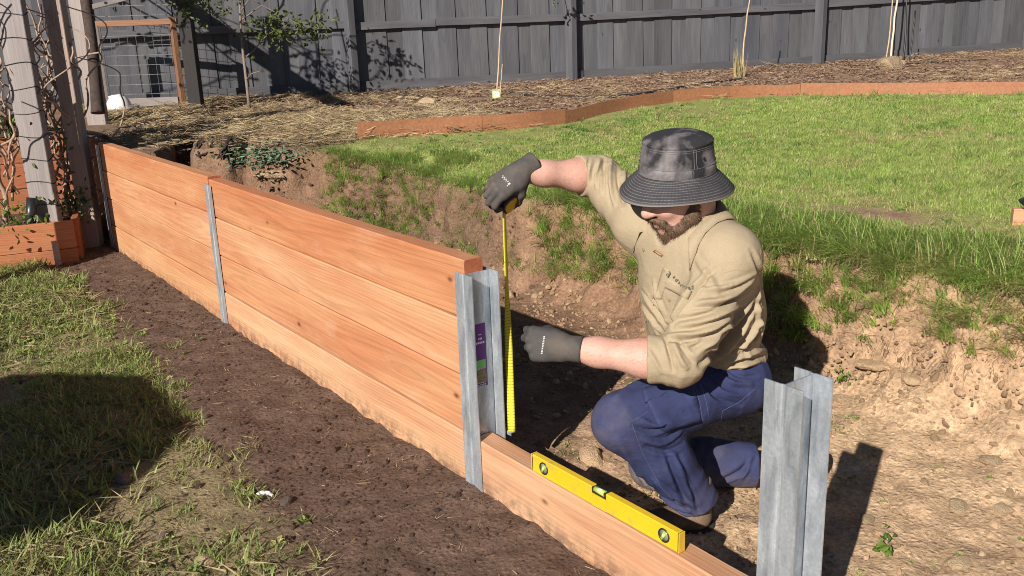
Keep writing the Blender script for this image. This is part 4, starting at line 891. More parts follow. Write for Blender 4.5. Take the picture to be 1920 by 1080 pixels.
# exposed roots at the left end of the cut
roots = empty('exposed_roots', tuple(ray_ground(400, 270))); tag(roots, 'thin roots hanging from the dark left end of the cut', 'roots'); rp = np.array(roots.location); r_ = np.random.default_rng(6)
for k in range(11):
    u0 = 300+r_.uniform(30, 150); pts = [ray_ground(u0+r_.normal(0, 4)-k2*r_.uniform(2, 9), 262+12*k2+r_.normal(0, 3))+(0, 0, .012) for k2 in range(4)]; pts = [p for p in pts if p[1] > .15]
    if len(pts) > 2: BM().tube(smooth_curve([p-rp for p in pts], 2), .006, 5).build('root', trunk_m, roots)

# ================================================================== small things at the back
white_glaze = plain('white_glaze', (0.74, 0.70, 0.69), .25, var=.04)
pt_ = ray_ground(226, 208); b = BM(); b.lathe([(.128,0),(.130,.01),(.126,.06),(.110,.11),(.085,.145),(.075,.152),(.078,.172),(.070,.175),(.0005,.174)], n=32); pot = b.build('ceramic_pot', white_glaze); pot.location = tuple(pt_-(0, 0, .01)); pot.rotation_euler = (.10, -.12, 0); tag(pot, 'white ceramic pot turned upside down near the gate', 'pot')
bamboo = plain('bamboo', (0.42, 0.30, 0.19), .6, var=.25, scale=14); pale_stake = plain('pale_stake', (0.62, 0.50, 0.36), .6, var=.15)
def stake(name, u, v, ut, vt, rad, mat, label, cat='stake'):
    p = ray_ground(u, v); dd = float((p-CAM_POS)@CAM_F); top = at_depth(ut, vt, dd); P = np.linspace((0, 0, -.06), top-p, 9); P[1:-1] += np.random.default_rng(int(u)).normal(0, .004, (7, 3))
    b = BM(); b.tube(P, np.linspace(rad*1.1, rad*.8, 9), 7); o = b.build(name, mat); o.location = tuple(p); return tag(o, label, cat)
stake('bamboo_stake', 929, 184, 947, -60, .0085, bamboo, 'thin bamboo stake with a green tag at its foot'); stake('bamboo_stake', 938, 176, 942, 120, .006, bamboo, 'short bamboo stick beside the green tag')
stake('bamboo_stake', 1386, 147, 1411, -50, .010, bamboo, 'leaning bamboo stake rising from the dry grass tuft')
stake('garden_stake', 1667, 117, 1690, -60, .013, pale_stake, 'pale timber stake standing in the sandstone rock, right one'); stake('garden_stake', 1661, 116, 1681, -60, .009, bamboo, 'brown stake left of the pale stake at the rock')
blk_m = plain('black_metal', (0.012,0.012,0.014), .5)
stake('black_rod', 1694, 114, 1704, -50, .012, blk_m, 'tall black rod beside the sandstone rock', 'rod'); stake('black_rod', 1706, 116, 1716, 20, .010, blk_m, 'short black rod right of the sandstone rock', 'rod')
p = ray_ground(931, 186); tagp = empty('plant_tag', tuple(p)); tag(tagp, 'pale green seedling sleeve at the foot of the bamboo stake', 'plant tag')
b = BM(); b.prism([(-.040,-.030),(.040,-.030),(.040,.030),(-.040,.030)], 0, .10); b.build('sleeve', plain('pale_green_plastic', (0.52, 0.62, 0.25), .5, var=.2, scale=40), tagp); BM().box((.0,-.031,.055), (.055,.002,.05)).build('sleeve_label', plain('sleeve_white', (0.75,0.75,0.65), .5), tagp); tagp.rotation_euler = (0, 0, .95)
tuft = empty('dry_grass_tuft', tuple(ray_ground(1386, 147))); tag(tuft, 'tall straw coloured grass tuft by the fence', 'grass tuft')
V, Fq, tone = blades(70, .15, .42, .06, .0035, .22, np.random.default_rng(9), droop=.25, seg=4); o = mesh_obj('blades', V, Fq, dry_mat, tuft); set_f(o, 'tone', tone)
hose_m = plain('black_poly_pipe', (0.018,0.018,0.02), .5)
def hose(px, label, rad=.011):
    P = resample(np.asarray(px, float), 26); pts = [ray_ground(u, v)+(0, 0, rad*1.3) for u, v in P]; pts = smooth_curve(pts, 1); c0 = pts[0]; b = BM(); b.tube([q-c0 for q in pts], rad, 8); o = b.build('irrigation_pipe', hose_m); o.location = tuple(c0); return tag(o, label, 'pipe')
hose([(948,180),(1040,183),(1140,184),(1200,179),(1260,168),(1330,157),(1395,150)], 'black irrigation pipe snaking across the garden bed to the dry tuft'); hose([(1590,125),(1650,122),(1700,121),(1760,118),(1850,113)], 'black irrigation pipe along the fence behind the rock', .007)
hose([(170,218),(230,212),(262,210),(268,214),(235,219),(200,222)], 'black pipe loop on the ground beside the white pot', .016)
# overhanging branch from beyond the fence
p = fence_pt(2.15, -.05); ob = empty('overhanging_branch', (float(p[0]), float(p[1]), 2.9)); tag(ob, 'dark leafy twig hanging over the fence', 'branch')
tipb = at_depth(1038, -8, 10.6)-np.array(ob.location); P = smooth_curve([(-.9,.3,.4), (0,0,.15), tuple(np.array(tipb)*.5+(0, 0, .25)), tuple(tipb)], 2); BM().tube(P, np.linspace(.02, .004, len(P)), 6).build('twig', bark, ob); leaf_cloud('foliage', [tuple(tipb), tuple(np.array(tipb)+(0.03, -.08, .09)), tuple(np.array(tipb)+(.08, .12, .05)), tuple(np.array(tipb)*.7+(0, 0, .12))], dark_leaf, ob, 3, (.04,.08), 8, .07)

# ================================================================== stones one can pick out
def stone(u, v, wpx, mat, label, flat=.6, seed=0, sink=.35, name='stone', asp=1.0, rz=None):
    p = ray_ground(u, v); dd = float((p-CAM_POS)@CAM_F); s = wpx/2/FOC*dd; me = rock_mesh(name, 700+seed, mat, 3, .35, flat); o = link(bpy.data.objects.new(name, me)); o.scale = (s, s*asp, s); o.rotation_euler = (0, 0, seed*1.3 if rz is None else rz); o.location = tuple(p+(0, 0, s*flat*(.55-sink))); return tag(o, label, 'stone')
stone(1664, 130, 50, sand_mat, 'large sandstone rock holding the two stakes', .80, 1, .15); stone(1690, 122, 20, sand_mat, 'small pale stone touching the large sandstone rock', .8, 2)
stone(765, 187, 50, sand_mat, 'left flat sandstone slab in front of the fence', .35, 3, .3); stone(800, 196, 56, sand_mat, 'right flat sandstone slab in front of the fence', .35, 4, .3)
stone(512, 330, 78, sand_mat, 'long flat slab sticking out of the bank below the blue green weed', .22, 5, .1, asp=.45, rz=.94)
stone(622, 846, 25, clod_mat, 'dark brown stone lying midway on the dug soil', .8, 6); stone(537, 942, 30, grey_stone, 'brown stone just right of the white chip', .6, 7); stone(385, 1054, 44, sand_mat, 'pinkish tan stone at the bottom edge of the front yard', .45, 8); stone(306, 1008, 26, grey_stone, 'grey stone among the weeds left of the pinkish one', .7, 9)
stone(232, 902, 36, grey_stone, 'brown clod at the edge of the big round shadow', .6, 10); stone(956, 556, 26, clay_mat, 'tan clod behind the near post, in the sun', .7, 11); stone(1580, 752, 52, clay_mat, 'rounded clay stone half buried right of the free post', .6, 12, .45)
stone(1466, 560, 34, clay_mat, 'stone in the bank within the man\'s shadow', .7, 13); stone(1520, 545, 22, clay_mat, 'small stone in the bank beside the man\'s shadow', .7, 14); stone(1636, 688, 70, clay_mat, 'flat clay slab in the bank under the grass edge', .3, 15, .3); stone(1712, 712, 40, clay_mat, 'angular clay stone below the hanging grass at the right', .5, 16)
stone(1650, 1000, 22, clay_mat, 'small clay stone right of the post shadow', .6, 17); stone(1625, 975, 28, sand_mat, 'orange tan stone touching the post shadow', .6, 18); stone(1108, 858, 66, clay_mat, 'broad clay lump in the sun left of the man\'s knee', .45, 19, .4); stone(1135, 835, 40, clay_mat, 'smaller clay lump behind the broad one by the knee', .5, 20, .4)
stone(1455, 975, 40, clay_mat, 'clay lump left of the free post near the boot', .5, 21); stone(1862, 868, 50, sand_mat, 'pale flat stone, topmost of those at the lower right', .5, 22, .3); stone(1795, 952, 52, sand_mat, 'pale flat stone in the middle of the lower right clay', .5, 23, .3); stone(1880, 958, 46, sand_mat, 'pale flat stone at the right edge of the clay', .5, 24, .3); stone(1800, 1058, 50, sand_mat, 'pale flat stone at the bottom edge of the clay', .5, 25, .3); stone(1765, 1005, 30, clay_mat, 'tan stone between the pale flat ones', .4, 26)
p = ray_ground(497, 930); b = BM(); b.tube([(-.030,0,0), (-.012,.006,.004), (.012,.004,.005), (.032,-.006,.001)], [.004,.0075,.0075,.005], 8); o = b.build('plastic_chip', plain('white_chip', (0.72,0.71,0.66), .5)); o.location = tuple(p+(0, 0, .005)); o.rotation_euler = (0, 0, .75); tag(o, 'small white curved chip on the soil', 'chip')

# ================================================================== bed corner at the right edge, parasol behind the camera's left
c0 = ray_ground(1896, 420); rb = empty('garden_box', tuple(c0)); tag(rb, 'orange timber box corner with a black bag at the right edge', 'garden box')
dx = np.array((.80, .60, 0)); sleeper('board', (0, 0, .03), tuple(dx*.8+(0, 0, .03)), .04, .075, pine, rb, (1,1,1), seed=3)
b = BM(); b.lathe([(.02,-.01),(.16,.0),(.19,.025),(.15,.05),(.07,.062),(.001,.065)], n=20, c=(.17,.12,.070)); bag = b.build('bag', plain('black_bag', (0.014,0.014,0.016), .5, bump=.5), rb)
par = empty('patio_umbrella', (-.08, -4.40, 0)); par.rotation_euler = (0, 0, .39); tag(par, 'round patio umbrella left of the camera, seen only by its shadow', 'umbrella')
BM().tube([(0,0,0), (0,0,2.22)], .022, 10).build('pole', steel, par); b = BM(); b.lathe([(.92,1.93),(.925,1.91),(.91,1.90),(.5,2.08),(.05,2.20),(.001,2.21)], n=8); b.build('canopy', plain('canopy_cloth', (.35,.33,.30), .9), par)
b = BM(); b.lathe([(.28,0),(.28,.05),(.06,.09),(.001,.09)], n=20); b.build('base', plain('umbrella_base', (.12,.12,.12), .8), par)
for k in range(8):
    a = k*math.pi/4; BM().tube([(.03*math.cos(a), .03*math.sin(a), 2.18), (.93*math.cos(a), .93*math.sin(a), 1.915)], .008, 6).build('rib', steel, par)
# ================================================================== implicit surfaces for the person's figure and clothes
def V3(*a): return np.array(a, float)
def nrm(v): return v/np.linalg.norm(v)
def cone(P, a, b, ra, rb):
    a = np.asarray(a, float); b = np.asarray(b, float); d = b-a
    t = np.clip(((P-a)@d)/(d@d), 0, 1); return np.linalg.norm(P-a-t[:, None]*d, axis=1)-(ra+(rb-ra)*t)
def chain(P, pts, rads, k=0.02):
    d = None
    for i in range(len(pts)-1):
        q = cone(P, pts[i], pts[i+1], rads[i], rads[i+1]); d = q if d is None else smin(d, q, k)
    return d
def ellip(P, c, r, B=None):
    q = P-np.asarray(c, float)
    if B is not None: q = q@np.asarray(B, float).T          # rows of B = local axes
    r = np.asarray(r, float); k0 = np.linalg.norm(q/r, axis=1); k1 = np.linalg.norm(q/(r*r), axis=1)
    return k0*(k0-1)/np.maximum(k1, 1e-9)
def smin(a, b, k):
    h = np.clip(0.5+0.5*(b-a)/k, 0, 1); return b*(1-h)+a*h-k*h*(1-h)
def smax(a, b, k): return -smin(-a, -b, k)
def plane(P, p, n): return (P-np.asarray(p, float))@nrm(np.asarray(n, float))     # negative on the side away from n
def surface_nets(f, lo, hi, h):
    lo = np.asarray(lo, float); hi = np.asarray(hi, float); n = np.ceil((hi-lo)/h).astype(int)+1
    ax = [lo[i]+h*np.arange(n[i]) for i in range(3)]
    B = 8; nb = -(-n//B)
    cc = [lo[i]+h*(np.arange(nb[i])*B+(B-1)/2) for i in range(3)]
    X, Y, Z = np.meshgrid(*cc, indexing='ij'); dc = f(np.stack([X.ravel(), Y.ravel(), Z.ravel()], 1)).reshape(nb)
    val = np.repeat(np.repeat(np.repeat(np.where(dc < 0, -1.0, 1.0).astype(np.float32), B, 0), B, 1), B, 2)
    near = np.argwhere(np.abs(dc) < h*B*1.35)
    loc = np.stack(np.meshgrid(*[np.arange(B)]*3, indexing='ij'), -1).reshape(-1, 3)
    for i0 in range(0, len(near), 800):
        ib = (near[i0:i0+800, None, :]*B+loc[None]).reshape(-1, 3)
        val[tuple(ib.T)] = f(lo+h*ib)
    val = val[:n[0], :n[1], :n[2]]
    s = val < 0
    c = [s[i:n[0]-1+i, j:n[1]-1+j, k:n[2]-1+k] for i in (0,1) for j in (0,1) for k in (0,1)]
    cnt = sum(x.astype(np.int8) for x in c); act = (cnt > 0) & (cnt < 8)
    I = np.argwhere(act); num = np.zeros(len(I)); pos = np.zeros((len(I), 3))
    off = [np.array(o) for o in ((0,0,0),(0,0,1),(0,1,0),(0,1,1),(1,0,0),(1,0,1),(1,1,0),(1,1,1))]
    vv = [val[I[:,0]+o[0], I[:,1]+o[1], I[:,2]+o[2]] for o in off]
    for a in range(8):
        for b in range(a+1, 8):
            dd = off[b]-off[a]
            if np.abs(dd).sum() != 1: continue
            m = (vv[a] < 0) != (vv[b] < 0)
            t = np.where(m, vv[a]/np.where(m, vv[a]-vv[b], 1), 0)
            pos += np.where(m[:, None], off[a]+t[:, None]*dd, 0); num += m
    V = lo+h*(I+pos/num[:, None])
    idm = -np.ones(act.shape, np.int64); idm[tuple(I.T)] = np.arange(len(I))
    Fs = []
    for d in range(3):
        e, g = [x for x in range(3) if x != d]
        A = [slice(1, n[x]-1) for x in range(3)]; A[d] = slice(0, n[d]-1); B = list(A); B[d] = slice(1, n[d])
        sa, sb = s[tuple(A)], s[tuple(B)]; ch = np.argwhere(sa != sb)
        if not len(ch): continue
        inside = sa[tuple(ch.T)]; base = ch.copy(); base[:, e] += 1; base[:, g] += 1
        def cell(de, dg):
            q = base.copy(); q[:, e] -= de; q[:, g] -= dg; return idm[tuple(q.T)]
        quad = np.stack([cell(1,1), cell(0,1), cell(0,0), cell(1,0)], 1)
        flip = inside if d != 1 else ~inside
        quad[~flip] = quad[~flip][:, ::-1]; Fs.append(quad)
    return V, np.concatenate(Fs)
def vnormals(V, F):
    a, b, c, d = (V[F[:, i]] for i in range(4)); nf = np.cross(c-a, d-b); N = np.zeros_like(V)
    for i in range(4):
        for c_ in range(3): N[:, c_] += np.bincount(F[:, i], nf[:, c_], len(V))
    return N/np.maximum(np.linalg.norm(N, axis=1, keepdims=True), 1e-12)
def relax(V, F, it=2, lam=0.5):
    E = np.concatenate([F[:, [i, (i+1) % 4]] for i in range(4)])
    for _ in range(it):
        n = np.bincount(E[:,0], minlength=len(V))+np.bincount(E[:,1], minlength=len(V))
        S = np.stack([np.bincount(E[:,0], V[E[:,1], c_], len(V))+np.bincount(E[:,1], V[E[:,0], c_], len(V)) for c_ in range(3)], 1)
        V = V+lam*(S/n[:, None]-V)
    return V
def fold(p, along, across, freq, seed=0, warp=0.5, sharp=1.6):
    """soft creases that run along one direction and repeat across the other: 0..1, 1 on the crest"""
    u = p@np.asarray(across, float); v = p@np.asarray(along, float)
    ph = u*freq + warp*fbm(p[:,0]*9, p[:,1]*9, p[:,2]*9, oct=2, seed=seed)*3.0 + 0.35*np.sin(v*freq*0.35+seed)
    r = (0.5+0.5*np.sin(ph*2*math.pi))**sharp
    return r*(0.5+0.5*vnoise(p[:,0]*7+seed, p[:,1]*7, p[:,2]*7, seed+5))
def gauss(P, c, r): return np.exp(-((P-np.asarray(c, float))**2).sum(1)/(r*r))
def segw(P, a, b, r):
    a = np.asarray(a, float); b = np.asarray(b, float); d = b-a; t = np.clip(((P-a)@d)/(d@d), 0, 1)
    return np.exp(-((P-a-t[:, None]*d)**2).sum(1)/(r*r))

from mathutils.bvhtree import BVHTree
def crease_fn(V, F, items):
    T = BVHTree.FromPolygons([tuple(v) for v in V], [tuple(f) for f in F]); out = np.zeros(len(V))
    for px, wid, hgt in items:
        P = resample(smooth_curve(np.asarray(px, float), 2), 14); pts = []
        for u, v in P:
            h_ = T.ray_cast(Vector(CAM_POS), Vector(ray(u, v)).normalized())[0]
            if h_ is not None: pts.append(np.array(h_))
        if len(pts) < 3: continue
        pts = np.array(pts); best = np.full(len(V), 1e9); tt = np.zeros(len(V))
        near = ((V > pts.min(0)-4*wid) & (V < pts.max(0)+4*wid)).all(1); Q = V[near]; bq = np.full(len(Q), 1e9); tq = np.zeros(len(Q))
        for i in range(len(pts)-1):
            d = pts[i+1]-pts[i]; t = np.clip(((Q-pts[i])@d)/(d@d+1e-12), 0, 1); r_ = np.linalg.norm(Q-pts[i]-t[:, None]*d, axis=1)
            m = r_ < bq; bq = np.where(m, r_, bq); tq = np.where(m, (i+t)/(len(pts)-1), tq)
        taper = np.sin(np.clip(tq, 0.02, .98)*math.pi)**0.5
        out[near] += hgt*taper*(np.exp(-(bq/wid)**2)-0.35*np.exp(-((bq-1.9*wid)/(0.9*wid))**2))
    return out
# ------------------------------------------------------------------ joints (metres, world)
hipL, hipR = V3(.625,.56,.44), V3(.37,.57,.44)
shL, shR = V3(.70,.445,.862), V3(.325,.43,.905)
elL, wrL = V3(.70,.225,.598), V3(.476,.043,.622)
elR, wrR = V3(.105,.485,1.012), V3(.036,.222,1.052)
knL, anL = V3(.560,.148,.400), V3(.635,.375,.10)
knR, anR = V3(.37,.47,.085), V3(.615,.77,.075)
neck0, headc = V3(.530,.445,.90), V3(.531,.400,1.028)
Fh = nrm(V3(-.24,-.97,0)); pit = math.radians(22)
hF = nrm(Fh*math.cos(pit)-V3(0,0,1)*math.sin(pit)); hU = nrm(Fh*math.sin(pit)+V3(0,0,1)*math.cos(pit)); hL = np.cross(hU, hF)
HB = np.stack([hL, hF, hU])
hatc = at_depth(1269, 336, 2.625); hA = nrm(V3(.11,-.10,1.0))
def hp(l, f, u): return headc+hL*l+hF*f+hU*u

# ------------------------------------------------------------------ materials of the person
t = NT('skin'); v = t.coord(); n = t.noise(v, 22, 5, 0.6); n2 = t.noise(v, 210, 3, 0.6)
cc = t.mix(n, (0.50, 0.26, 0.195), (0.60, 0.36, 0.285)); cc = t.mix(t.ramp(n2, [(0.55, 0.0), (0.75, 0.35)]), cc, (0.45, 0.17, 0.12))
cc = t.mix(t.ramp(t.noise(v, 7, 4, .6), [(0.45, 0.0), (0.7, 0.5)]), cc, (0.47, 0.20, 0.15)); cc = t.mix(t.ramp(t.noise(v, 38, 6, .7), [(0.60, 0.0), (0.75, 0.4)]), cc, (0.26, 0.16, 0.11))
skin = t.done(cc, 0.6, t.bump(n2, 0.3, 0.002), **{'Subsurface_Weight': 0.08, 'Subsurface_Scale': 0.008})
def cloth(name, col, scale=900, var=0.12, rough=0.85, fade=None, fadeamt=0.0, dust=None, mask=None, wrinkle=0.0):
    t = NT(name); v = t.coord(); n = t.noise(v, 14, 5, 0.6); w = t.noise(v, scale, 2, 0.5)
    c = t.mix(1.0, col, t.ramp(n, [(0.3, 1-var), (0.7, 1+var)]), 'MULTIPLY')
    c = t.mix(1.0, c, t.ramp(w, [(0.3, 0.85), (0.7, 1.12)]), 'MULTIPLY')
    if fade: c = t.mix(t.ramp(t.noise(v, 9, 4, 0.6, 0.4), [(0.46, 0.0), (0.68, fadeamt)]), c, fade)
    if dust: c = t.mix(t.ramp(t.noise(v, 6, 5, 0.65), [(0.55, 0.0), (0.78, 0.45)]), c, dust)
    if mask: c = t.mix(t.math('MULTIPLY', t.n('Attribute', p_attribute_name='soil').outputs['Fac'], t.ramp(t.noise(v, 26, 6, .7), [(0.32, 0.15), (0.62, 1.0)])), c, mask)
    wr = t.n('TexNoise', Vector=t.n('Mapping', Vector=v, Scale=(1.0, 1.0, 1.9), Rotation=(.5, .4, .3)).outputs[0], Scale=26.0, Detail=4.0, Roughness=0.6, Distortion=0.5).outputs[0]
    m = t.done(c, rough, t.bump(w, 0.18, 0.001, t.bump(wr, wrinkle, 0.012)) if wrinkle else t.bump(w, 0.18, 0.001), spec=0.2)
    return m
khaki = cloth('khaki_cotton', (0.350, 0.278, 0.182), var=0.06, wrinkle=0.22, mask=(0.27, 0.19, 0.115))
navy = cloth('navy_drill', (0.033, 0.040, 0.100), var=0.16, dust=(0.12, 0.115, 0.14), wrinkle=0.25, mask=(0.24, 0.185, 0.14))
hatm = cloth('washed_black_denim', (0.030, 0.029, 0.033), scale=700, var=0.25, fade=(0.25, 0.225, 0.225), fadeamt=0.95)
glovem = cloth('grey_rubber_glove', (0.062, 0.058, 0.056), scale=500, var=0.16, rough=0.72, fade=(0.13, 0.105, 0.085), fadeamt=0.6, dust=(0.17, 0.12, 0.085))
stitch = plain('pale_stitching', (0.155, 0.148, 0.155), 0.85); nstitch = plain('navy_stitching', (0.060, 0.070, 0.165), 0.8); kstitch = plain('khaki_stitching', (0.36, 0.26, 0.135), 0.8)

# ------------------------------------------------------------------ body: one continuous figure
def head_sdf(P):
    d = ellip(P, hp(0,-.012,.028), (.078,.098,.098), HB)
    d = smin(d, ellip(P, hp(0,.028,-.045), (.060,.070,.075), HB), .04)           # face / jaw
    d = smin(d, ellip(P, hp(0,.066,-.092), (.034,.030,.026), HB), .03)            # chin
    d = smin(d, cone(P, hp(0,.088,.028), hp(0,.118,-.012), .011, .0165), .014)    # nose
    for s in (-1, 1):
        d = smin(d, ellip(P, hp(s*.013,.108,-.017), (.011,.012,.009), HB), .008)  # nostrils' wings
        d = smin(d, ellip(P, hp(s*.034,.074,-.018), (.026,.022,.022), HB), .02)   # cheek
        d = smin(d, ellip(P, hp(s*.036,.084,.042), (.026,.012,.010), HB), .012)   # brow
        d = smax(d, -ellip(P, hp(s*.032,.097,.022), (.017,.014,.011), HB), .01)   # eye socket
        d = smin(d, ellip(P, hp(s*.032,.083,.022), (.0125,.0125,.0115), HB), .003) # eyeball
        d = smin(d, ellip(P, hp(s*.080,-.012,.002), (.010,.020,.032), HB), .008)  # ear
    zh = (P-hatc)@hA; rh = np.linalg.norm((P-hatc)-zh[:, None]*hA, axis=1)
    d = smax(d, np.where(zh > -.03, (rh-.099-.95*np.clip(.030-zh, 0, 1))*.7, -1.0), .003)
    d = smax(d, zh-.115, .004)
    d = smin(d, ellip(P, hp(0,.100,-.050), (.024,.010,.0065), HB), .006)          # upper lip
    d = smin(d, ellip(P, hp(0,.098,-.062), (.021,.011,.0070), HB), .006)          # lower lip
    d = smax(d, -ellip(P, hp(0,.110,-.0560), (.022,.010,.0018), HB), .004)
    return d
def body_sdf(P):
    d = head_sdf(P)
    d = smin(d, cone(P, hp(0,-.03,-.06), neck0-V3(0,-.02,.03), .062, .070), .03)
    tor = smin(ellip(P, (.53,.48,.79), (.165,.11,.16)), ellip(P, (.51,.53,.60), (.165,.125,.16)), .06)
    tor = smin(tor, cone(P, neck0+V3(0,-.022,-.045), neck0+V3(0,-.050,-.11), .040, .045), .04)
    tor = smin(tor, cone(P, shL, shR, .058, .058), .05); tor = smin(tor, ellip(P, (.498,.56,.46), (.15,.12,.11)), .05)
    d = smin(d, tor, .03)
    for a, e, w in ((shL, elL, wrL), (shR, elR, wrR)):
        d = smin(d, chain(P, [a, e], [.056,.045], .02), .03)
        m = e+(w-e)*.30
        d = smin(d, chain(P, [e, m, e+(w-e)*.75, w], [.046,.050,.038,.031], .03), .02)
    for h_, k, a in ((hipL, knL, anL), (hipR, knR, anR)):
        d = smin(d, chain(P, [h_, k], [.082,.058], .02), .04)
        d = smin(d, chain(P, [k, k+(a-k)*.35, a], [.054,.056,.036], .03), .03)
    d = smin(d, cone(P, anR, anR+nrm(anR-knR)*.05-V3(0,0,.0), .036, .034), .02)
    return d
Vb, Fb = surface_nets(body_sdf, (0.0,-.0,.02), (.80,.90,1.18), .0055)
person = np_mesh('person', relax(Vb, Fb, 1, .3), Fb, skin)
tag(person, 'man kneeling in khaki shirt, navy trousers and faded bucket hat, measuring the post', 'person')
# ------------------------------------------------------------------ shirt
def shirt_sdf(P):
    d = ellip(P, (.535,.478,.785), (.200,.142,.185))
    d = smin(d, ellip(P, (.525,.520,.64), (.200,.160,.175)), .08)
    d = smin(d, ellip(P, (.512,.555,.505), (.192,.156,.075)), .05)
    d = smin(d, cone(P, shL+V3(-.02,0,-.002), shR+V3(.03,0,-.004), .076, .074), .06)
    nk = smax(cone(P, neck0+V3(0,.03,-.05), neck0+V3(0,.02,.012), .105, .070), plane(P, neck0+V3(0,0,.030), V3(-.05,-.35,1)), .01)
    d = smin(d, nk, .04)
    fr_ = V3(-.10,-.99,0)
    d = smax(d, -cone(P, neck0+fr_*.045+V3(0,0,.055), neck0+fr_*.125+V3(-.005,0,-.030), .052, .010), .008)     # open neck
    # sleeves
    aL = elL+(wrL-elL)*.10
    d = smin(d, chain(P, [shL+V3(-.01,0,-.01), shL+(elL-shL)*.55, elL+V3(0,.012,.0)], [.077,.072,.068], .03), .05)
    nL = nrm(wrL-elL); nR = nrm(wrR-elR)
    cufL = smax(cone(P, elL+V3(-.004,0,.002), elL+(wrL-elL)*.45, .0675, .0640), plane(P, elL+(wrL-elL)*.27, nL+V3(.1,0,-.12)), .005)
    d = smin(d, cufL, .012)
    d = smin(d, chain(P, [shR+V3(.01,0,-.01), shR+(elR-shR)*.6, elR], [.080,.072,.064], .03), .05)
    cufR = smax(cone(P, elR+(wrR-elR)*.02, elR+(wrR-elR)*.5, .0700, .067), plane(P, elR+(wrR-elR)*.30, nR+V3(0,0,-.15)), .005)
    d = smin(d, cufR, .012)
    # openings: cut the cuffs square and the hem flat
    d = smax(d, plane(P, (.5,.5,.462+0.0), (0,.05,-1)), .02)
    return d
Vs, Fs_ = surface_nets(shirt_sdf, (0.0,.0,.42), (.84,.76,1.14), .0046)
Ns = vnormals(Vs, Fs_)
def shirt_folds(P):
    ua = nrm(elL-shL); side = nrm(np.cross(ua, V3(.6,.8,0)))
    armw = segw(P, shL+(elL-shL)*.15, elL, .085)
    f = 0.010*armw*fold(P, ua*.75+side*.65, nrm(side*.9-ua*.5), 17, 1, .35)
    f += 0.012*gauss(P, elL+V3(.03,.03,.03), .085)*fold(P, side, ua, 24, 2, .35)
    ur = nrm(elR-shR)
    f += 0.012*segw(P, shR+(elR-shR)*.2, elR, .085)*fold(P, V3(.2,.3,.9), ur, 21, 3, .35)
    f += 0.010*gauss(P, elR, .075)*fold(P, V3(.2,.3,.9), nrm(wrR-elR), 34, 12, .3)
    # cloth pulled between armpit and waist, blousing over the belt
    f += 0.013*sstep(.76, .58, P[:,2])*(1-armw)*fold(P, V3(.2,.55,.8), V3(.75,.55,-.35), 11, 4, .6)
    f += 0.016*sstep(.60, .50, P[:,2])*(1-.6*armw)*fold(P, V3(.1,.35,1.), V3(.7,.7,.1), 15, 5, .5)
    f += 0.010*gauss(P, shL+V3(-.05,-.06,-.06), .11)*fold(P, V3(-.3,-.4,-.8), V3(.7,-.6,.1), 19, 6, .4)
    f += 0.007*gauss(P, shL+V3(.0,.10,-.12), .13)*fold(P, V3(.1,.2,1), V3(.6,.8,0), 15, 7, .4)
    f += 0.006*gauss(P, V3(.5,.33,.72), .2)*fold(P, V3(.3,.1,1), V3(.9,-.3,.2), 11, 8, .6)
    f += 0.004*fbm(P[:,0]*8, P[:,1]*8, P[:,2]*8, oct=2, seed=90)
    return 1.5*f-0.006
SHIRT_CREASES = [([(1251,612),(1298,546),(1340,506)],.011,-.016),([(1269,612),(1334,600),(1399,568)],.010,.011),([(1262,600),(1330,588),(1395,556)],.008,-.009),
 ([(1248,630),(1322,624),(1387,589)],.010,.012),([(1252,640),(1320,637),(1380,608)],.008,-.009),([(1304,568),(1364,562),(1414,526)],.010,.011),([(1300,578),(1360,574),(1412,542)],.007,-.008),
 ([(1310,545),(1370,538),(1416,516)],.009,.008),([(1313,682),(1370,630),(1423,566)],.013,-.020),([(1300,668),(1355,622),(1405,575)],.012,.012),([(1290,655),(1340,632),(1380,612)],.008,-.008),
 ([(1352,680),(1387,669),(1434,655)],.011,.013),([(1350,668),(1390,655),(1432,640)],.009,-.011),([(1381,663),(1411,627),(1428,596)],.010,.013),([(1392,668),(1420,632),(1434,606)],.008,-.011),
 ([(1340,672),(1372,650),(1400,612)],.010,.011),([(1360,690),(1400,684),(1430,676)],.010,.012),([(1205,548),(1230,582),(1249,612)],.010,-.011),([(1200,572),(1222,600),(1240,625)],.010,.010),
 ([(1225,528),(1232,560),(1246,590)],.009,.009),([(1245,630),(1255,660),(1262,696)],.006,-.010),([(1262,640),(1272,668),(1286,690)],.009,.010),([(1270,632),(1284,660),(1300,680)],.007,-.008),
 ([(1215,655),(1228,675),(1240,700)],.007,.005),([(1125,296),(1118,325),(1117,352)],.008,.010),([(1134,296),(1130,330),(1132,364)],.006,-.010),([(1146,300),(1143,340),(1152,385)],.009,.012),
 ([(1158,304),(1158,345),(1168,385)],.007,-.011),([(1172,315),(1170,350),(1180,388)],.009,.010),([(1186,330),(1184,355),(1190,385)],.007,-.008),([(1108,284),(1100,320),(1098,352)],.005,-.006),
 ([(1300,480),(1330,520),(1345,548)],.012,.006),([(1410,470),(1424,500),(1430,540)],.010,-.008),([(1424,540),(1420,580),(1428,640)],.010,.009)]
Vs = Vs+Ns*(0.35*shirt_folds(Vs)+1.2*crease_fn(Vs, Fs_, [(q, w*.72, h_) for q, w, h_ in SHIRT_CREASES]))[:, None]
shirt = np_mesh('shirt', relax(Vs, Fs_, 1, .2), Fs_, khaki, person); set_f(shirt, 'soil', np.clip(.5*gauss(Vs, elL+V3(0,0,-.05), .08)+.25*sstep(.6, .48, Vs[:,2]), 0, .6)); tag(shirt, 'khaki long sleeved work shirt with rolled cuffs')
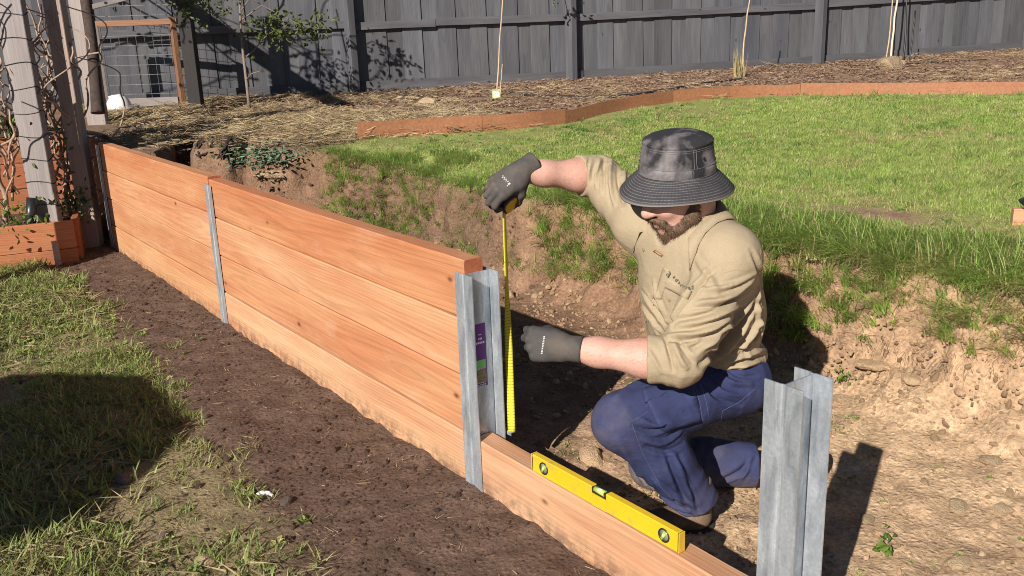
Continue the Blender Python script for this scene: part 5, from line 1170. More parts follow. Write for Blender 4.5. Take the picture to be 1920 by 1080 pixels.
# ------------------------------------------------------------------ trousers
def trouser_sdf(P):
    d = ellip(P, (.500,.567,.455), (.170,.145,.105))
    d = smin(d, chain(P, [hipL+V3(.0,.0,-.005), hipL+(knL-hipL)*.5+V3(.004,0,.004), knL], [.108,.097,.084], .03), .05)
    d = smin(d, chain(P, [hipR, knR], [.100,.080], .03), .05)
    cal = knL+(anL-knL)*.45+V3(.012,.022,-.002)
    legL = smax(chain(P, [knL, cal, anL+(anL-knL)*.1], [.080,.080,.068], .03), plane(P, anL+(anL-knL)*.03, nrm(anL-knL)*.8+V3(0,.0,-.5)), .008)
    d = smin(d, legL, .03)
    calR = knR+(anR-knR)*.45+V3(0,0,.012)
    legR = smax(chain(P, [knR, calR, knR+(anR-knR)*1.05], [.078,.080,.072], .03), plane(P, knR+(anR-knR)*.86, nrm(anR-knR)), .008)
    d = smin(d, legR, .03)
    d = smax(d, P[:,2]-.545, .01)
    return d
Vt, Ft = surface_nets(trouser_sdf, (.22,.02,-.02), (.80,.86,.58), .0048)
Nt = vnormals(Vt, Ft)
def trouser_folds(P):
    sh = nrm(anL-knL); th = nrm(knL-hipL)
    f = 0.013*segw(P, knL+(anL-knL)*.35, anL, .10)*fold(P, V3(.5,.5,.55), nrm(sh*.8+V3(.3,.1,.2)), 15, 11, .45)
    f += 0.014*gauss(P, anL+V3(.02,.02,.03), .085)*fold(P, V3(.75,.6,.2), sh, 27, 12, .3)
    f += 0.014*gauss(P, knL+V3(.02,.12,-.03), .095)*fold(P, V3(.8,-.2,.3), V3(-.2,.75,-.65), 21, 13, .4)
    f += 0.011*gauss(P, hipL+V3(.03,-.07,.02), .13)*fold(P, V3(.45,.3,.8), nrm(th*.9+V3(.2,0,.2)), 17, 14, .4)
    f += 0.010*gauss(P, V3(.5,.57,.5), .16)*fold(P, V3(.2,.2,1), V3(.8,.6,0), 14, 15, .5)
    f += 0.007*segw(P, knR+(anR-knR)*.35, anR, .10)*fold(P, V3(-.5,.4,.7), nrm(anR-knR), 17, 16, .35)
    f += 0.005*fbm(P[:,0]*9, P[:,1]*9, P[:,2]*9, oct=2, seed=95)
    return 1.5*f-0.005
TROUSER_CREASES = [([(1188,798),(1222,812),(1250,800)],.008,-.011),([(1200,786),(1232,800),(1258,786)],.009,.010),([(1205,825),(1245,835),(1275,812)],.010,.010),([(1210,838),(1250,850),(1282,830)],.008,-.010),
 ([(1262,850),(1285,900),(1306,950)],.011,.013),([(1250,850),(1270,905),(1290,955)],.009,-.011),([(1275,880),(1300,925),(1312,965)],.008,-.009),([(1225,900),(1262,930),(1296,950)],.010,.010),([(1232,930),(1265,955),(1296,970)],.009,-.010),
 ([(1222,915),(1255,945),(1290,962)],.008,.008),([(1160,830),(1190,880),(1220,925)],.014,.007),([(1282,722),(1300,760),(1316,792)],.006,-.007),([(1320,700),(1350,735),(1395,745)],.009,.010),([(1315,712),(1345,750),(1390,760)],.008,-.010),
 ([(1345,695),(1372,720),(1410,720)],.009,.010),([(1360,690),(1390,708),(1420,704)],.007,-.008),([(1150,745),(1185,720),(1230,705)],.013,.006),([(1345,905),(1380,890),(1415,862)],.012,-.008),
 ([(1390,900),(1402,880),(1412,850)],.009,.007),([(1215,760),(1245,745),(1275,742)],.006,.006),([(1265,790),(1285,770),(1310,765)],.006,-.007)]
Vt = Vt+Nt*(0.45*trouser_folds(Vt)+1.15*crease_fn(Vt, Ft, [(q, w*.75, h_) for q, w, h_ in TROUSER_CREASES]))[:, None]
trousers = np_mesh('trousers', relax(Vt, Ft, 1, .2), Ft, navy, person); set_f(trousers, 'soil', np.clip(.30*gauss(Vt, knL+V3(-.03,-.05,-.03), .09)+.9*gauss(Vt, knR, .16)+.55*segw(Vt, knR, anR, .10)*sstep(.10, .03, Vt[:,2])+.35*gauss(Vt, anL+V3(0,0,.0), .08), 0, .85)); tag(trousers, 'navy blue cargo work trousers, dusty at the knee')
# ------------------------------------------------------------------ helpers that lay seams, pockets and prints on a garment
def bvh(V, F): return BVHTree.FromPolygons([tuple(v) for v in V], [tuple(f) for f in F])
T_shirt = bvh(Vs, Fs_); T_trou = bvh(Vt, Ft)
def hit(T, u, v):
    d = Vector(ray(u, v)).normalized(); return T.ray_cast(Vector(CAM_POS), d)[:2]
def patch(T, quad, nu, nv, off, name, mat, parent, thick=0.003, label=None, drop=0.0):
    q = np.asarray(quad, float); g = []
    for i in range(nv+1):
        row = []
        for j in range(nu+1):
            a, b_ = j/nu, i/nv; p = (q[0]*(1-a)+q[1]*a)*(1-b_)+(q[3]*(1-a)+q[2]*a)*b_
            h_, n_ = hit(T, *p)
            row.append((h_, n_))
        g.append(row)
    good = [h_ for r_ in g for h_, _ in r_ if h_ is not None]
    b = BM(); top = []; bot = []
    for i, r_ in enumerate(g):
        for j, (h_, n_) in enumerate(r_):
            if h_ is None: h_, n_ = good[0], Vector((0,0,1))
            edge = 1.0 if 0 < i < nv and 0 < j < nu else 0.55
            top.append(b.b.verts.new(h_+n_*(off+thick*edge))); bot.append(b.b.verts.new(h_-n_*0.004))
    w = nu+1
    for i in range(nv):
        for j in range(nu):
            k = i*w+j; f = b.b.faces.new((top[k], top[k+1], top[k+w+1], top[k+w])); f.smooth = True
    ring = [j for j in range(w)]+[i*w+nu for i in range(1, nv+1)]+[nv*w+j for j in range(nu-1, -1, -1)]+[i*w for i in range(nv-1, 0, -1)]
    for a, b_ in zip(ring, ring[1:]+ring[:1]): b.b.faces.new((top[a], bot[a], bot[b_], top[b_]))
    o = b.build(name, mat, parent)
    if label: o['label'] = label
    return o
def seam(T, px, rad, name, mat, parent, lift=-0.0002, n=40):
    P = resample(np.asarray(px, float), n) if len(px) < n else np.asarray(px)
    pts = []
    for u, v in P:
        h_, n_ = hit(T, u, v)
        if h_ is not None: pts.append(h_+n_*lift)
    if len(pts) > 3: return BM().tube(pts, rad, 5).build(name, mat, parent)
def on_cloth(T, u, v, up_px=(0, -6)):
    h_, n_ = hit(T, u, v); h2, _ = hit(T, u+up_px[0], v+up_px[1])
    y = (h2-h_).normalized(); z = n_.normalized(); x = y.cross(z).normalized(); y = z.cross(x)
    m = Matrix((x, y, z)).transposed().to_4x4(); m.translation = h_+z*0.0012; return m

# buttons, print, pocket and seams of the shirt
butt = plain('shirt_button', (0.30, 0.22, 0.13), 0.35)
for u, v in ((1246,507),(1224,556),(1212,601),(1207,468)):
    m_ = on_cloth(T_shirt, u, v); b = BM(); b.lathe([(.0052,0),(.0058,.0012),(.0050,.0022),(.0034,.0016)], n=14); o = b.build('button', butt, shirt); o.matrix_local = m_
for u, v in ((1255,562),(1249,613)):
    m_ = on_cloth(T_shirt, u, v); b = BM(); b.lathe([(.0042,0),(.0048,.0012),(.0040,.002)], n=12); o = b.build('button', butt, shirt); o.matrix_local = m_
logo = plain('logo_green', (0.085, 0.10, 0.065), 0.7)
path = [(1256,513),(1265.5,519),(1270,525),(1275,530.5),(1279.5,534.5),(1284,538),(1288.5,540),(1293,540.5),(1298,539)]
LN = sum((hit(T_shirt, *q)[1] for q in path), Vector()).normalized()
for k, ch in enumerate('aadvanced'):
    u, v = path[k]; a = path[max(k-1, 0)]; b_ = path[min(k+1, 8)]
    tx, ty = (b_[0]-a[0], b_[1]-a[1]); L = math.hypot(tx, ty); up = (ty/L*6, -tx/L*6)
    if k == 0: up = (3.0, -5.5)
    m_ = on_cloth(T_shirt, u, v, up); y_ = m_.col[1].xyz; y_ = (y_-LN*y_.dot(LN)).normalized()
    text_obj('lettering', ch, 0.036 if k == 0 else 0.0175, logo, shirt, frame(m_.translation+LN*.0022, y_.cross(LN), y_), extrude=0.0003)
patch(T_shirt, [(1244,500),(1257,507),(1240,562),(1226,560)], 3, 12, 0.0003, 'placket', khaki, shirt, thick=0.0022)
tagm = plain('red_brown_tag', (0.30, 0.075, 0.03), 0.7)
rt = patch(T_shirt, [(1228,468),(1244,478),(1241,482),(1225,472)], 4, 2, 0.0004, 'fabric_tag', tagm, shirt, thick=0.0015)
patch(T_shirt, [(1230,470.5),(1241,477.5),(1239.5,479.5),(1228.5,472.5)], 4, 2, 0.0022, 'tag_face', khaki, rt, thick=0.0008)
patch(T_shirt, [(1243,517),(1298,546),(1290,562),(1240,536)], 10, 4, 0.0004, 'pocket_flap', khaki, shirt, thick=0.0013)
seam(T_shirt, [(1240,536),(1246,560),(1254,578),(1268,581)], .0011, 'pocket_stitching', kstitch, shirt)
seam(T_shirt, [(1247,497),(1236,530),(1224,575),(1214,610),(1210,640)], .0010, 'placket_edge', kstitch, shirt)
seam(T_shirt, [(1355,512),(1380,506),(1400,508),(1418,520),(1424,545)], .0009, 'shoulder_seam', kstitch, shirt)
seam(T_shirt, [(1352,450),(1385,462),(1420,476)], .0007, 'yoke_seam', kstitch, shirt)
seam(T_shirt, [(1425,465),(1432,520),(1430,580),(1427,640),(1422,685)], .0007, 'back_seam', kstitch, shirt)

# collar: stand, fold and two points
cb = BM(); rows = []; NC = 34; nc = neck0+V3(-.004,.010,.014)
for k in range(NC+1):
    th = math.radians(58)+(2*math.pi-math.radians(58+52))*k/NC                    # 0 = front centre, turning to his left
    fr = V3(-.18,-.98,0); lf = V3(.98,-.18,0); ca = math.cos(th); sa = math.sin(th)
    dirn = fr*ca+lf*sa; front = max(0.0, ca)**1.5; pt = math.exp(-(min(k, NC-k)/2.6)**1.3)
    tilt = -0.050*ca
    base = nc+dirn*(.074+.010*front)+V3(0,0,-.012+tilt)
    mid = nc+dirn*(.077+.008*front)+V3(0,0,.026+tilt-.012*front)
    top = nc+dirn*(.082+.010*front)+V3(0,0,.030+tilt-.014*front)
    o1 = nc+dirn*(.100+.020*front)+V3(0,0,.012+tilt-.016*front)
    o2 = nc+dirn*(.122+.034*pt+.008*front)+V3(0,0,-.020+tilt-.040*pt)+fr*.030*pt
    row = [base, mid, top, o1, o2]
    for j in (3, 4):
        q, n_, _, dist = T_shirt.find_nearest(Vector(row[j])); q = q+n_*(0.012 if j == 3 else 0.005)
        v_ = Vector(row[j])-q
        if v_.dot(n_) < 0 or j == 4: row[j] = np.array(q if j == 4 else q)
    rows.append(row)
cb.sheet(rows); collar = cb.build('collar', khaki, shirt)
md = collar.modifiers.new('thickness', 'SOLIDIFY'); md.thickness = 0.0032; md.offset = 0

# trouser details
patch(T_trou, [(1205,738),(1296,706),(1316,790),(1240,812)], 12, 10, 0.002, 'cargo_pocket', navy, trousers, thick=0.005)
patch(T_trou, [(1204,732),(1298,700),(1302,722),(1209,757)], 12, 4, 0.006, 'pocket_flap', navy, trousers, thick=0.003)
seam(T_trou, [(1185,795),(1205,850),(1240,915),(1285,960)], .0013, 'side_seam', nstitch, trousers)
seam(T_trou, [(1186,790),(1215,772)], .0013, 'knee_seam', nstitch, trousers)
seam(T_trou, [(1298,705),(1312,755),(1318,790)], .0012, 'stitching', nstitch, trousers); seam(T_trou, [(1308,702),(1324,752),(1330,786)], .0012, 'stitching', nstitch, trousers)
seam(T_trou, [(1352,790),(1355,770),(1385,755),(1415,730)], .0012, 'stitching', nstitch, trousers)

# ------------------------------------------------------------------ gloves
def hand_sdf(W, d, s, n, curl, thumb, sc=1.0, cuff=0.07):
    """W wrist, d towards the knuckles, s towards the thumb, n out of the back of the hand; curl: per finger (a,b,c) degrees"""
    B = lambda x, y, z: W+(d*x+s*y+n*z)*sc
    mcp = [(.092,.0365,.002),(.097,.0125,.006),(.091,-.0125,.003),(.081,-.0350,-.004)]; ln = [(.047,.028,.022),(.052,.032,.023),(.047,.029,.023),(.037,.023,.020)]; rad = [.0103,.0105,.0100,.0090]
    fingers = []
    for (x, y, z), L, r_, cv in zip(mcp, ln, rad, curl):
        p = B(x, y, z); ang = 0; pts = [p]
        for l_, a in zip(L, cv):
            ang += math.radians(a); p = p+(d*math.cos(ang)-n*math.sin(ang))*l_*sc; pts.append(p)
        fingers.append((pts, [r_*1.10*sc, r_*1.08*sc, r_*1.0*sc, r_*.9*sc]))
    tb = [B(*q) for q in thumb]
    def f(P):
        pal = None
        for (x, y, z) in mcp:
            q = cone(P, B(.004, y*.62, -.004), B(x-.004, y, z-.006), .0195*sc, .0158*sc); pal = q if pal is None else smin(pal, q, .016)
        pal = smin(pal, ellip(P, B(.045,.004,-.012), np.array((.045,.036,.017))*sc, np.stack([d, s, n])), .02)
        pal = smin(pal, cone(P, tb[0], tb[1], .019*sc, .0165*sc), .02)
        pal = smin(pal, cone(P, tb[1], tb[2], .0140*sc, .0128*sc), .010); pal = smin(pal, cone(P, tb[2], tb[3], .0128*sc, .0112*sc), .006)
        for pts, rr_ in fingers:
            pal = smin(pal, cone(P, pts[0], pts[1], rr_[0], rr_[1]), .007)
            fg = smin(cone(P, pts[1], pts[2], rr_[1], rr_[2]), cone(P, pts[2], pts[3], rr_[2], rr_[3]), .004); pal = smin(pal, fg, .003)
        # knitted cuff with an open end
        q = (P-W)@d; rl = np.linalg.norm((P-W)-q[:, None]*d, axis=1)
        cf = cone(P, B(.012,0,-.003), W-d*cuff*1.3, .0345*sc, .0385*sc)
        cf = cf - .0008*np.sin(q*900)*sstep(0.0, -.02, q); cf = smax(cf, -(q+cuff), .003)
        return smin(pal, cf, .014)
    return f
def make_glove(name, W, d, s_hint, back_hint, curl, thumb, label, sc=1.0, cuff=.06):
    d = nrm(d); n = back_hint-d*(back_hint@d); n = nrm(n); s = np.cross(n, d); s = s if s@s_hint > 0 else -s
    f = hand_sdf(W, d, s, n, curl, thumb, sc, cuff); c_ = W+d*.05
    Vg, Fg = surface_nets(f, c_-.135, c_+.135, .0024)
    Ng = vnormals(Vg, Fg); Vg = Vg+Ng*(0.0010*fbm(Vg[:,0]*60, Vg[:,1]*60, Vg[:,2]*60, oct=2, seed=3))[:, None]
    o = np_mesh(name, relax(Vg, Fg, 1, .3), Fg, glovem, person); o['label'] = label
    return o, bvh(Vg, Fg), (W, d, s, n)
fist = [(58,92,60),(62,96,62),(66,98,62),(70,100,60)]
gL, T_gl, FLh = make_glove('glove', wrL+nrm(wrL-elL)*.030, V3(-.80,-.58,.05), V3(0,0,1), V3(.70,-.62,.30), fist, [(.022,.026,-.020),(.052,.040,-.030),(.084,.034,-.036),(.104,.020,-.038)], 'grey rubber work glove on the closed left hand')
grip = [(40,62,45),(42,66,45),(44,66,45),(46,66,45)]
gR, T_gr, FRh = make_glove('glove', wrR+nrm(wrR-elR)*.012, V3(-.22,-.86,-.46), V3(.8,0,-.5), V3(.60,-.42,.68), grip, [(.020,.030,-.016),(.036,.046,-.040),(.050,.046,-.074),(.066,.036,-.096)], 'grey rubber work glove gripping the tape measure')
ink_m = plain('glove_print', (0.42, 0.41, 0.42), 0.6)
# worn white print on the backs of the gloves (blocks, no longer legible)
def print_row(T, fr_, g, marks):
    W, d, s, n = fr_
    for x, y, l_, w_ in marks:
        h_, n_, _, _ = T.ray_cast(Vector(W+d*x+s*y+n*.08), Vector(-n))
        if h_ is None: continue
        b = BM(); b.box((0, 0, 0), (w_, l_, .0004), bevel=.0001); o = b.build('print', ink_m, g); o.matrix_local = frame(h_+n_*.0004, Vector(-s), n_.cross(Vector(-s)))
rk = random.Random(8)
print_row(T_gl, FLh, gL, [(.050+.00025*k*k*.12, .024-.0047*k, rk.uniform(.0042, .0062), rk.uniform(.0022, .0036)) for k in range(11)])
print_row(T_gr, FRh, gR, [(.058, .022, .008, .0065), (.066, .024, .005, .0032)]+[(.056+.0012*(k % 2)*3, .013-.0046*k, rk.uniform(.004, .0065), rk.uniform(.0022, .0036)) for k in range(7)])

# ------------------------------------------------------------------ boots
boot_m = cloth('tan_boot_leather', (0.17, 0.115, 0.075), scale=200, var=0.3, dust=(0.30, 0.21, 0.13)); sole_m = plain('boot_sole', (0.03, 0.026, 0.022), 0.8)
def make_boot(A, toe, up, label):
    d = nrm(toe-A); 
    def f(P):
        q = cone(P, A+up*.07, A+up*.005, .046, .047); q = smin(q, ellip(P, A-up*.050, (.05,.05,.04)), .03)
        q = smin(q, cone(P, A-up*.045+d*.02, A-up*.052+d*.145, .044, .038), .03); q = smin(q, ellip(P, A-up*.055+d*.165, (.045,.045,.034)), .02)
        q = smax(q, -(((P-A)@up)+.078), .006); return smax(q, ((P-A)@up)-.075, .004)
    Vx, Fx = surface_nets(f, np.minimum(A, toe)-.14, np.maximum(A, toe)+.14, .005)
    o = np_mesh('boot', Vx, Fx, boot_m, person); o['label'] = label
    def g(P):
        w = ((P-A)@up)+.088; q = smin(cone(P, A-up*.088-d*.012, A-up*.088+d*.165, .050, .046), 1.0, .001); return smax(q, np.abs(w)-.012, .004)
    Vx, Fx = surface_nets(g, np.minimum(A, toe)-.16, np.maximum(A, toe)+.16, .005); np_mesh('sole', Vx, Fx, sole_m, o)
make_boot(anL+V3(.002,.004,.0), anL+V3(-.06,-.16,0), V3(0,0,1), 'dusty tan work boot below the near trouser leg')
make_boot(anR+V3(.03,.05,.02), anR+V3(.045,.075,-.13), nrm(V3(-.55,-.70,.2)), 'tan work boot of the kneeling leg')

# ------------------------------------------------------------------ beard and hair: short strands rooted on the jaw
hair_m = plain('brown_hair', (0.110, 0.062, 0.034), 0.7, var=0.5, scale=90)
def beard_sdf(P):
    d = ellip(P, hp(0,.060,-.098), (.044,.040,.040), HB)
    d = smin(d, ellip(P, hp(0,.066,-.136), (.029,.028,.030), HB), .03)
    for s in (-1, 1):
        d = smin(d, chain(P, [hp(s*.068,.000,-.020), hp(s*.062,.022,-.062), hp(s*.040,.058,-.085)], [.013,.018,.022], .02), .02)
        d = smin(d, chain(P, [hp(s*.004,.108,-.036), hp(s*.026,.096,-.050), hp(s*.034,.080,-.078)], [.0085,.0095,.012], .01), .01)
    d = smax(d, -ellip(P, hp(0,.118,-.057), (.020,.020,.0085), HB), .004)
    return d - .003*fbm(P[:,0]*70, P[:,1]*70, P[:,2]*70, oct=2, seed=8)
Vh, Fh_ = surface_nets(beard_sdf, headc-.20, headc+.17, .0036)
beard = np_mesh('beard', Vh, Fh_, hair_m, person); beard['label'] = 'short brown beard'
Nh = vnormals(Vh, Fh_); rg = np.random.default_rng(4); sel = rg.integers(0, len(Vh), 5200)
p0 = Vh[sel]+rg.normal(0, .0012, (5200, 3)); dr = Nh[sel]*.75-hU*.65+hF*.15+rg.normal(0, .38, (5200, 3)); dr /= np.linalg.norm(dr, axis=1)[:, None]
ll = rg.uniform(.006, .013, 5200)[:, None]; sd = np.cross(dr, rg.normal(0, 1, (5200, 3))); sd /= np.linalg.norm(sd, axis=1)[:, None]; wv = .00055
VV = np.concatenate([p0-sd*wv, p0+sd*wv, p0+dr*ll]); K = np.arange(5200)
st_ = np_mesh('whiskers', VV, np.stack([K, K+5200, K+10400], 1), hair_m, beard, smooth=False)
hv = surface_nets(lambda P: smax(np.where((P-hatc)@hA > -.02, np.linalg.norm((P-hatc)-((P-hatc)@hA)[:, None]*hA, axis=1)-.099, -1.0), smax(ellip(P, hp(0,-.018,.012), (.0835,.098,.085), HB), -plane(P, hp(0,.035,-.02), -hF+.0*hU), .006), .003), headc-.14, headc+.14, .006)
np_mesh('hair', hv[0], hv[1], hair_m, person)

# fine hair on the forearms
Nb = vnormals(Vb, Fb); hv_, hd_ = [], []
for e, w in ((elL, wrL), (elR, wrR)):
    dd = w-e; q = ((Vb-e)@dd)/(dd@dd); rr_ = np.linalg.norm(Vb-e-np.clip(q, 0, 1)[:, None]*dd, axis=1); ii = np.where((q > .18) & (q < .95) & (rr_ < .07))[0]; ii = rg.choice(ii, 1500); hv_.append(Vb[ii]+rg.normal(0, .002, (1500, 3))*1.0); hd_.append(Nb[ii]*.45+nrm(dd)*.5+V3(0,0,-.35)+rg.normal(0, .3, (1500, 3)))
p0 = np.concatenate(hv_); dr = np.concatenate(hd_); dr /= np.linalg.norm(dr, axis=1)[:, None]; n_ = len(p0); sd = np.cross(dr, rg.normal(0, 1, (n_, 3))); sd /= np.linalg.norm(sd, axis=1)[:, None]; ll = rg.uniform(.006, .013, n_)[:, None]
np_mesh('arm_hair', np.concatenate([p0-sd*.00018, p0+sd*.00018, p0+dr*ll]), np.stack([np.arange(n_), np.arange(n_)+n_, np.arange(n_)+2*n_], 1), hair_m, person, smooth=False)

# ------------------------------------------------------------------ bucket hat
hX = nrm(V3(-CAM_F[0], -CAM_F[1], 0)-hA*(V3(-CAM_F[0], -CAM_F[1], 0)@hA)); hY = np.cross(hA, hX)
HM = Matrix((Vector(hX), Vector(hY), Vector(hA))).transposed().to_4x4(); HM.translation = Vector(hatc)
t = NT('hat_brim'); oc = t.n('TexCoord').outputs['Object']; sp = t.n('SeparateXYZ', Vector=oc)
rad = t.n('Attribute', p_attribute_name='rn').outputs['Fac']
ringn = t.math('SINE', t.math('MULTIPLY', rad, 2*math.pi/0.0056)); angn = t.n('Math', p_operation='ARCTAN2'); t.set(angn.inputs[0], sp.outputs[1]); t.set(angn.inputs[1], sp.outputs[0])
dash = t.math('SINE', t.math('MULTIPLY', angn.outputs[0], 95.0)); n = t.noise(oc, 16, 4, 0.6)
lines = t.math('MULTIPLY', t.ramp(ringn, [(0.55, 0.0), (0.95, 1.0)]), t.ramp(n, [(0.3, 0.35), (0.6, 1.0)]))
lines = t.math('MULTIPLY', lines, t.ramp(t.math('ADD', t.math('MULTIPLY', dash, 0.5), 0.5), [(0.2, 0.45), (0.6, 1.0)]))
base = t.mix(n, (0.024, 0.023, 0.027), (0.070, 0.066, 0.069)); cc = t.mix(t.math('MULTIPLY', lines, 0.85), base, (0.19, 0.18, 0.185))
edge = t.ramp(rad, [(0.1600, 0.0), (0.1618, 0.75)]); cc = t.mix(edge, cc, (0.24, 0.21, 0.20))
brim_m = t.done(cc, 0.85, t.bump(ringn, 0.22, 0.001), spec=0.2)
def hat_ring(r, z, k, th, brim=0.0):
    el = 1+0.045*math.cos(2*(th-2.2)); w = brim*(0.008*math.sin(2*th+0.6)+0.005*math.sin(3*th+2.0)+.010*math.cos(th-.9)*0)
    return (r*el*math.cos(th), r*el*math.sin(th), z+w)
def hat_sheet(prof, name, mat, parent, n=72, brim=(0, 0), wob=0.0, seed=0):
    b = BM(); rg_ = np.random.default_rng(seed); rows = []
    for i, (r, z) in enumerate(prof):
        bw = brim[0]+(brim[1]-brim[0])*i/(len(prof)-1); row = []
        for j in range(n):
            th = 2*math.pi*j/n; dr_ = wob*float(fbm(math.cos(th)*1.7+seed, math.sin(th)*1.7, z*22, oct=2, seed=seed))
            row.append(hat_ring(max(r+dr_, .0005), z, j, th, bw))
        rows.append(row+[row[0]])
    b.sheet(rows); bmesh.ops.remove_doubles(b.b, verts=b.b.verts, dist=1e-6)
    return b.build(name, mat, parent)
crown_prof = [(.1085,.030),(.1080,.040),(.1065,.054),(.1062,.056),(.1045,.071),(.1025,.090),(.1000,.104),(.0980,.112)]
hat = hat_sheet(crown_prof, 'hat', hatm, person, wob=.0035, seed=3); hat.matrix_local = HM; hat['label'] = 'faded black denim bucket hat'
hat_sheet([(.0980,.112),(.0998,.1160),(.0975,.1195),(.086,.1265),(.067,.1330),(.045,.1370),(.022,.1390),(.001,.1395)], 'crown_top', hatm, hat, wob=.002, seed=5)
hat_sheet([(.1085,.030),(.1105,.027),(.1260,.0135),(.1420,-.001),(.1550,-.0160),(.1640,-.0270),(.1635,-.0300),(.1540,-.0195),(.1400,-.004),(.1240,.0105),(.108,.025)], 'brim', brim_m, hat, n=96, brim=(0, 1), wob=.0, seed=7)
bo = [o for o in hat.children if o.name.startswith('brim')][0]; co = np.empty(len(bo.data.vertices)*3); bo.data.vertices.foreach_get('co', co); co = co.reshape(-1, 3); th_ = np.arctan2(co[:,1], co[:,0])
set_f(bo, 'rn', np.hypot(co[:,0], co[:,1])/(1+0.045*np.cos(2*(th_-2.2))))
hat_sheet([(.1100,.0295),(.1105,.032),(.1092,.048),(.1078,.0565),(.1060,.0570)], 'hat_band', hatm, hat, wob=.003, seed=3)
def hat_line(r, z, rad, name, n=72):
    b = BM(); b.tube([hat_ring(r+.0035*float(fbm(math.cos(2*math.pi*j/n)*1.7+3, math.sin(2*math.pi*j/n)*1.7, z*22, oct=2, seed=3)), z, j, 2*math.pi*j/n) for j in range(n+1)], rad, 4, cap=False); return b.build(name, stitch, hat)
hat_line(.1085,.0572,.0006,'band_stitching'); hat_line(.1118,.0305,.0006,'band_stitching'); hat_line(.1002,.1085,.0006,'crown_stitching'); hat_line(.1012,.1035,.0005,'crown_stitching')
for th, z0, z1 in ((.28,.058,.108),(.36,.058,.108),(.20,.032,.056)):
    BM().tube([hat_ring(.1096-.165*(z-.05) if z > .06 else .111, z, 0, th) for z in np.linspace(z0, z1, 8)], .0008, 4).build('side_stitching', stitch, hat)
black_hole = plain('eyelet', (0.012,0.012,0.012), 0.5)
for th, z in ((-.02,.078),(.62,.081)):
    p = Vector(hat_ring(.1035, z, 0, th)); nn = Vector((math.cos(th), math.sin(th), .15)).normalized(); b = BM(); b.lathe([(.0040,0),(.0046,.0014),(.0036,.0022),(.0020,.0006)], c=p+nn*.0012, n=14, rot=nn.to_track_quat('Z', 'Y').to_matrix()); b.build('eyelet', black_hole, hat)
# ================================================================== tape measure held over the post
yel = plain('yellow_plastic', (0.72, 0.44, 0.015), 0.38, var=0.06); blackp = plain('black_rubber', (0.018, 0.018, 0.02), 0.6); purp = plain('dark_purple_rubber', (0.03, 0.022, 0.06), 0.5)
W, d_, s_n, n_h = FRh
tc = W+d_*.070-n_h*.062+s_n*.030
TX = 0.068; TY = 0.113                                   # the blade hangs just behind the post's back flange
tape = empty('tape_measure', tuple(tc)); tag(tape, 'yellow tape measure held in the gloved hand, blade pulled down to the sleeper', 'tape measure')
def local(p): return tuple(np.asarray(p, float)-tc)
cx = nrm(d_*.8-n_h*.25); cz = nrm(np.cross(cx, s_n)); cz = cz if cz@n_h > 0 else -cz; cy = np.cross(cz, cx)
CM = Matrix((Vector(cx), Vector(cy), Vector(cz))).transposed().to_4x4()
prof = [(-.034,-.030),(-.036,.010),(-.026,.028),(.000,.034),(.024,.026),(.036,.006),(.040,-.022),(.038,-.031)]
def tape_xf(v): return CM @ Vector((v.x, v.z, v.y))
b = BM(); b.prism(prof, -.017, .017, tape_xf); bmesh.ops.bevel(b.b, geom=list(b.b.edges), offset=.004, segments=2, affect='EDGES', profile=.5)
case = b.build('case', purp, tape)
for sgn in (-1, 1):
    b = BM(); b.prism([(x*.80+.001, y*.80) for x, y in prof], sgn*.0172 if sgn > 0 else -.0205, .0205 if sgn > 0 else -.0172, tape_xf); b.build('side_grip', yel if sgn*(cy@s_n) > 0 else purp, tape)
b = BM(); b.prism([(-.020,-.034),(.020,-.034),(.020,-.028),(-.020,-.028)], -.014, .014, tape_xf); b.build('base_strip', blackp, tape)
# blade: thin curved steel ribbon, yellow with black graduations
t = NT('tape_blade'); oc = t.n('TexCoord').outputs['Object']; sp = t.n('SeparateXYZ', Vector=oc)
mm = t.math('FRACT', t.math('MULTIPLY', sp.outputs[2], 100.0)); cm = t.math('FRACT', t.math('MULTIPLY', sp.outputs[2], 10.0))
tick = t.math('MULTIPLY', t.math('LESS_THAN', mm, 0.10), t.math('GREATER_THAN', sp.outputs[0], 0.006)); dec = t.math('LESS_THAN', cm, 0.012)
k_ = t.math('MAXIMUM', tick, dec)
blade_m = t.done(t.mix(k_, (0.72, 0.62, 0.035), (0.02, 0.02, 0.02)), 0.35)
zt = float(tc[2])-.035; zb = 0.204
rows = []
for i in range(25):
    a = i/24; z = zt+(zb-zt)*a; ex = tc+cx*.036-cz*.030; px = ex[0]*(1-min(1, a*1.0))+TX*min(1, a*1.0); py = ex[1]*(1-min(1, a))+TY*min(1, a)
    z = ex[2]+(zb-ex[2])*a
    ph_ = math.radians(119-78*float(sstep(.30, .72, a))); wv = V3(math.cos(ph_), math.sin(ph_), 0); nv_ = V3(math.sin(ph_), -math.cos(ph_), 0)
    rows.append([np.array((px, py, z))+wv*u_*.0125+nv_*(.0022*(1-u_*u_)) for u_ in (-1,-.5,0,.5,1)])
bl = BM(); bl.sheet([[local(p) for p in r_] for r_ in rows]); blade = bl.build('blade', blade_m, tape); blade.modifiers.new('thickness', 'SOLIDIFY').thickness = 0.0005
hk = BM(); hk.box(local((TX, TY-.004, zb+.004)), (.022,.012,.003)); hk.box(local((TX, TY-.010, zb-.001)), (.022,.002,.012)); hk.build('hook', steel, tape)

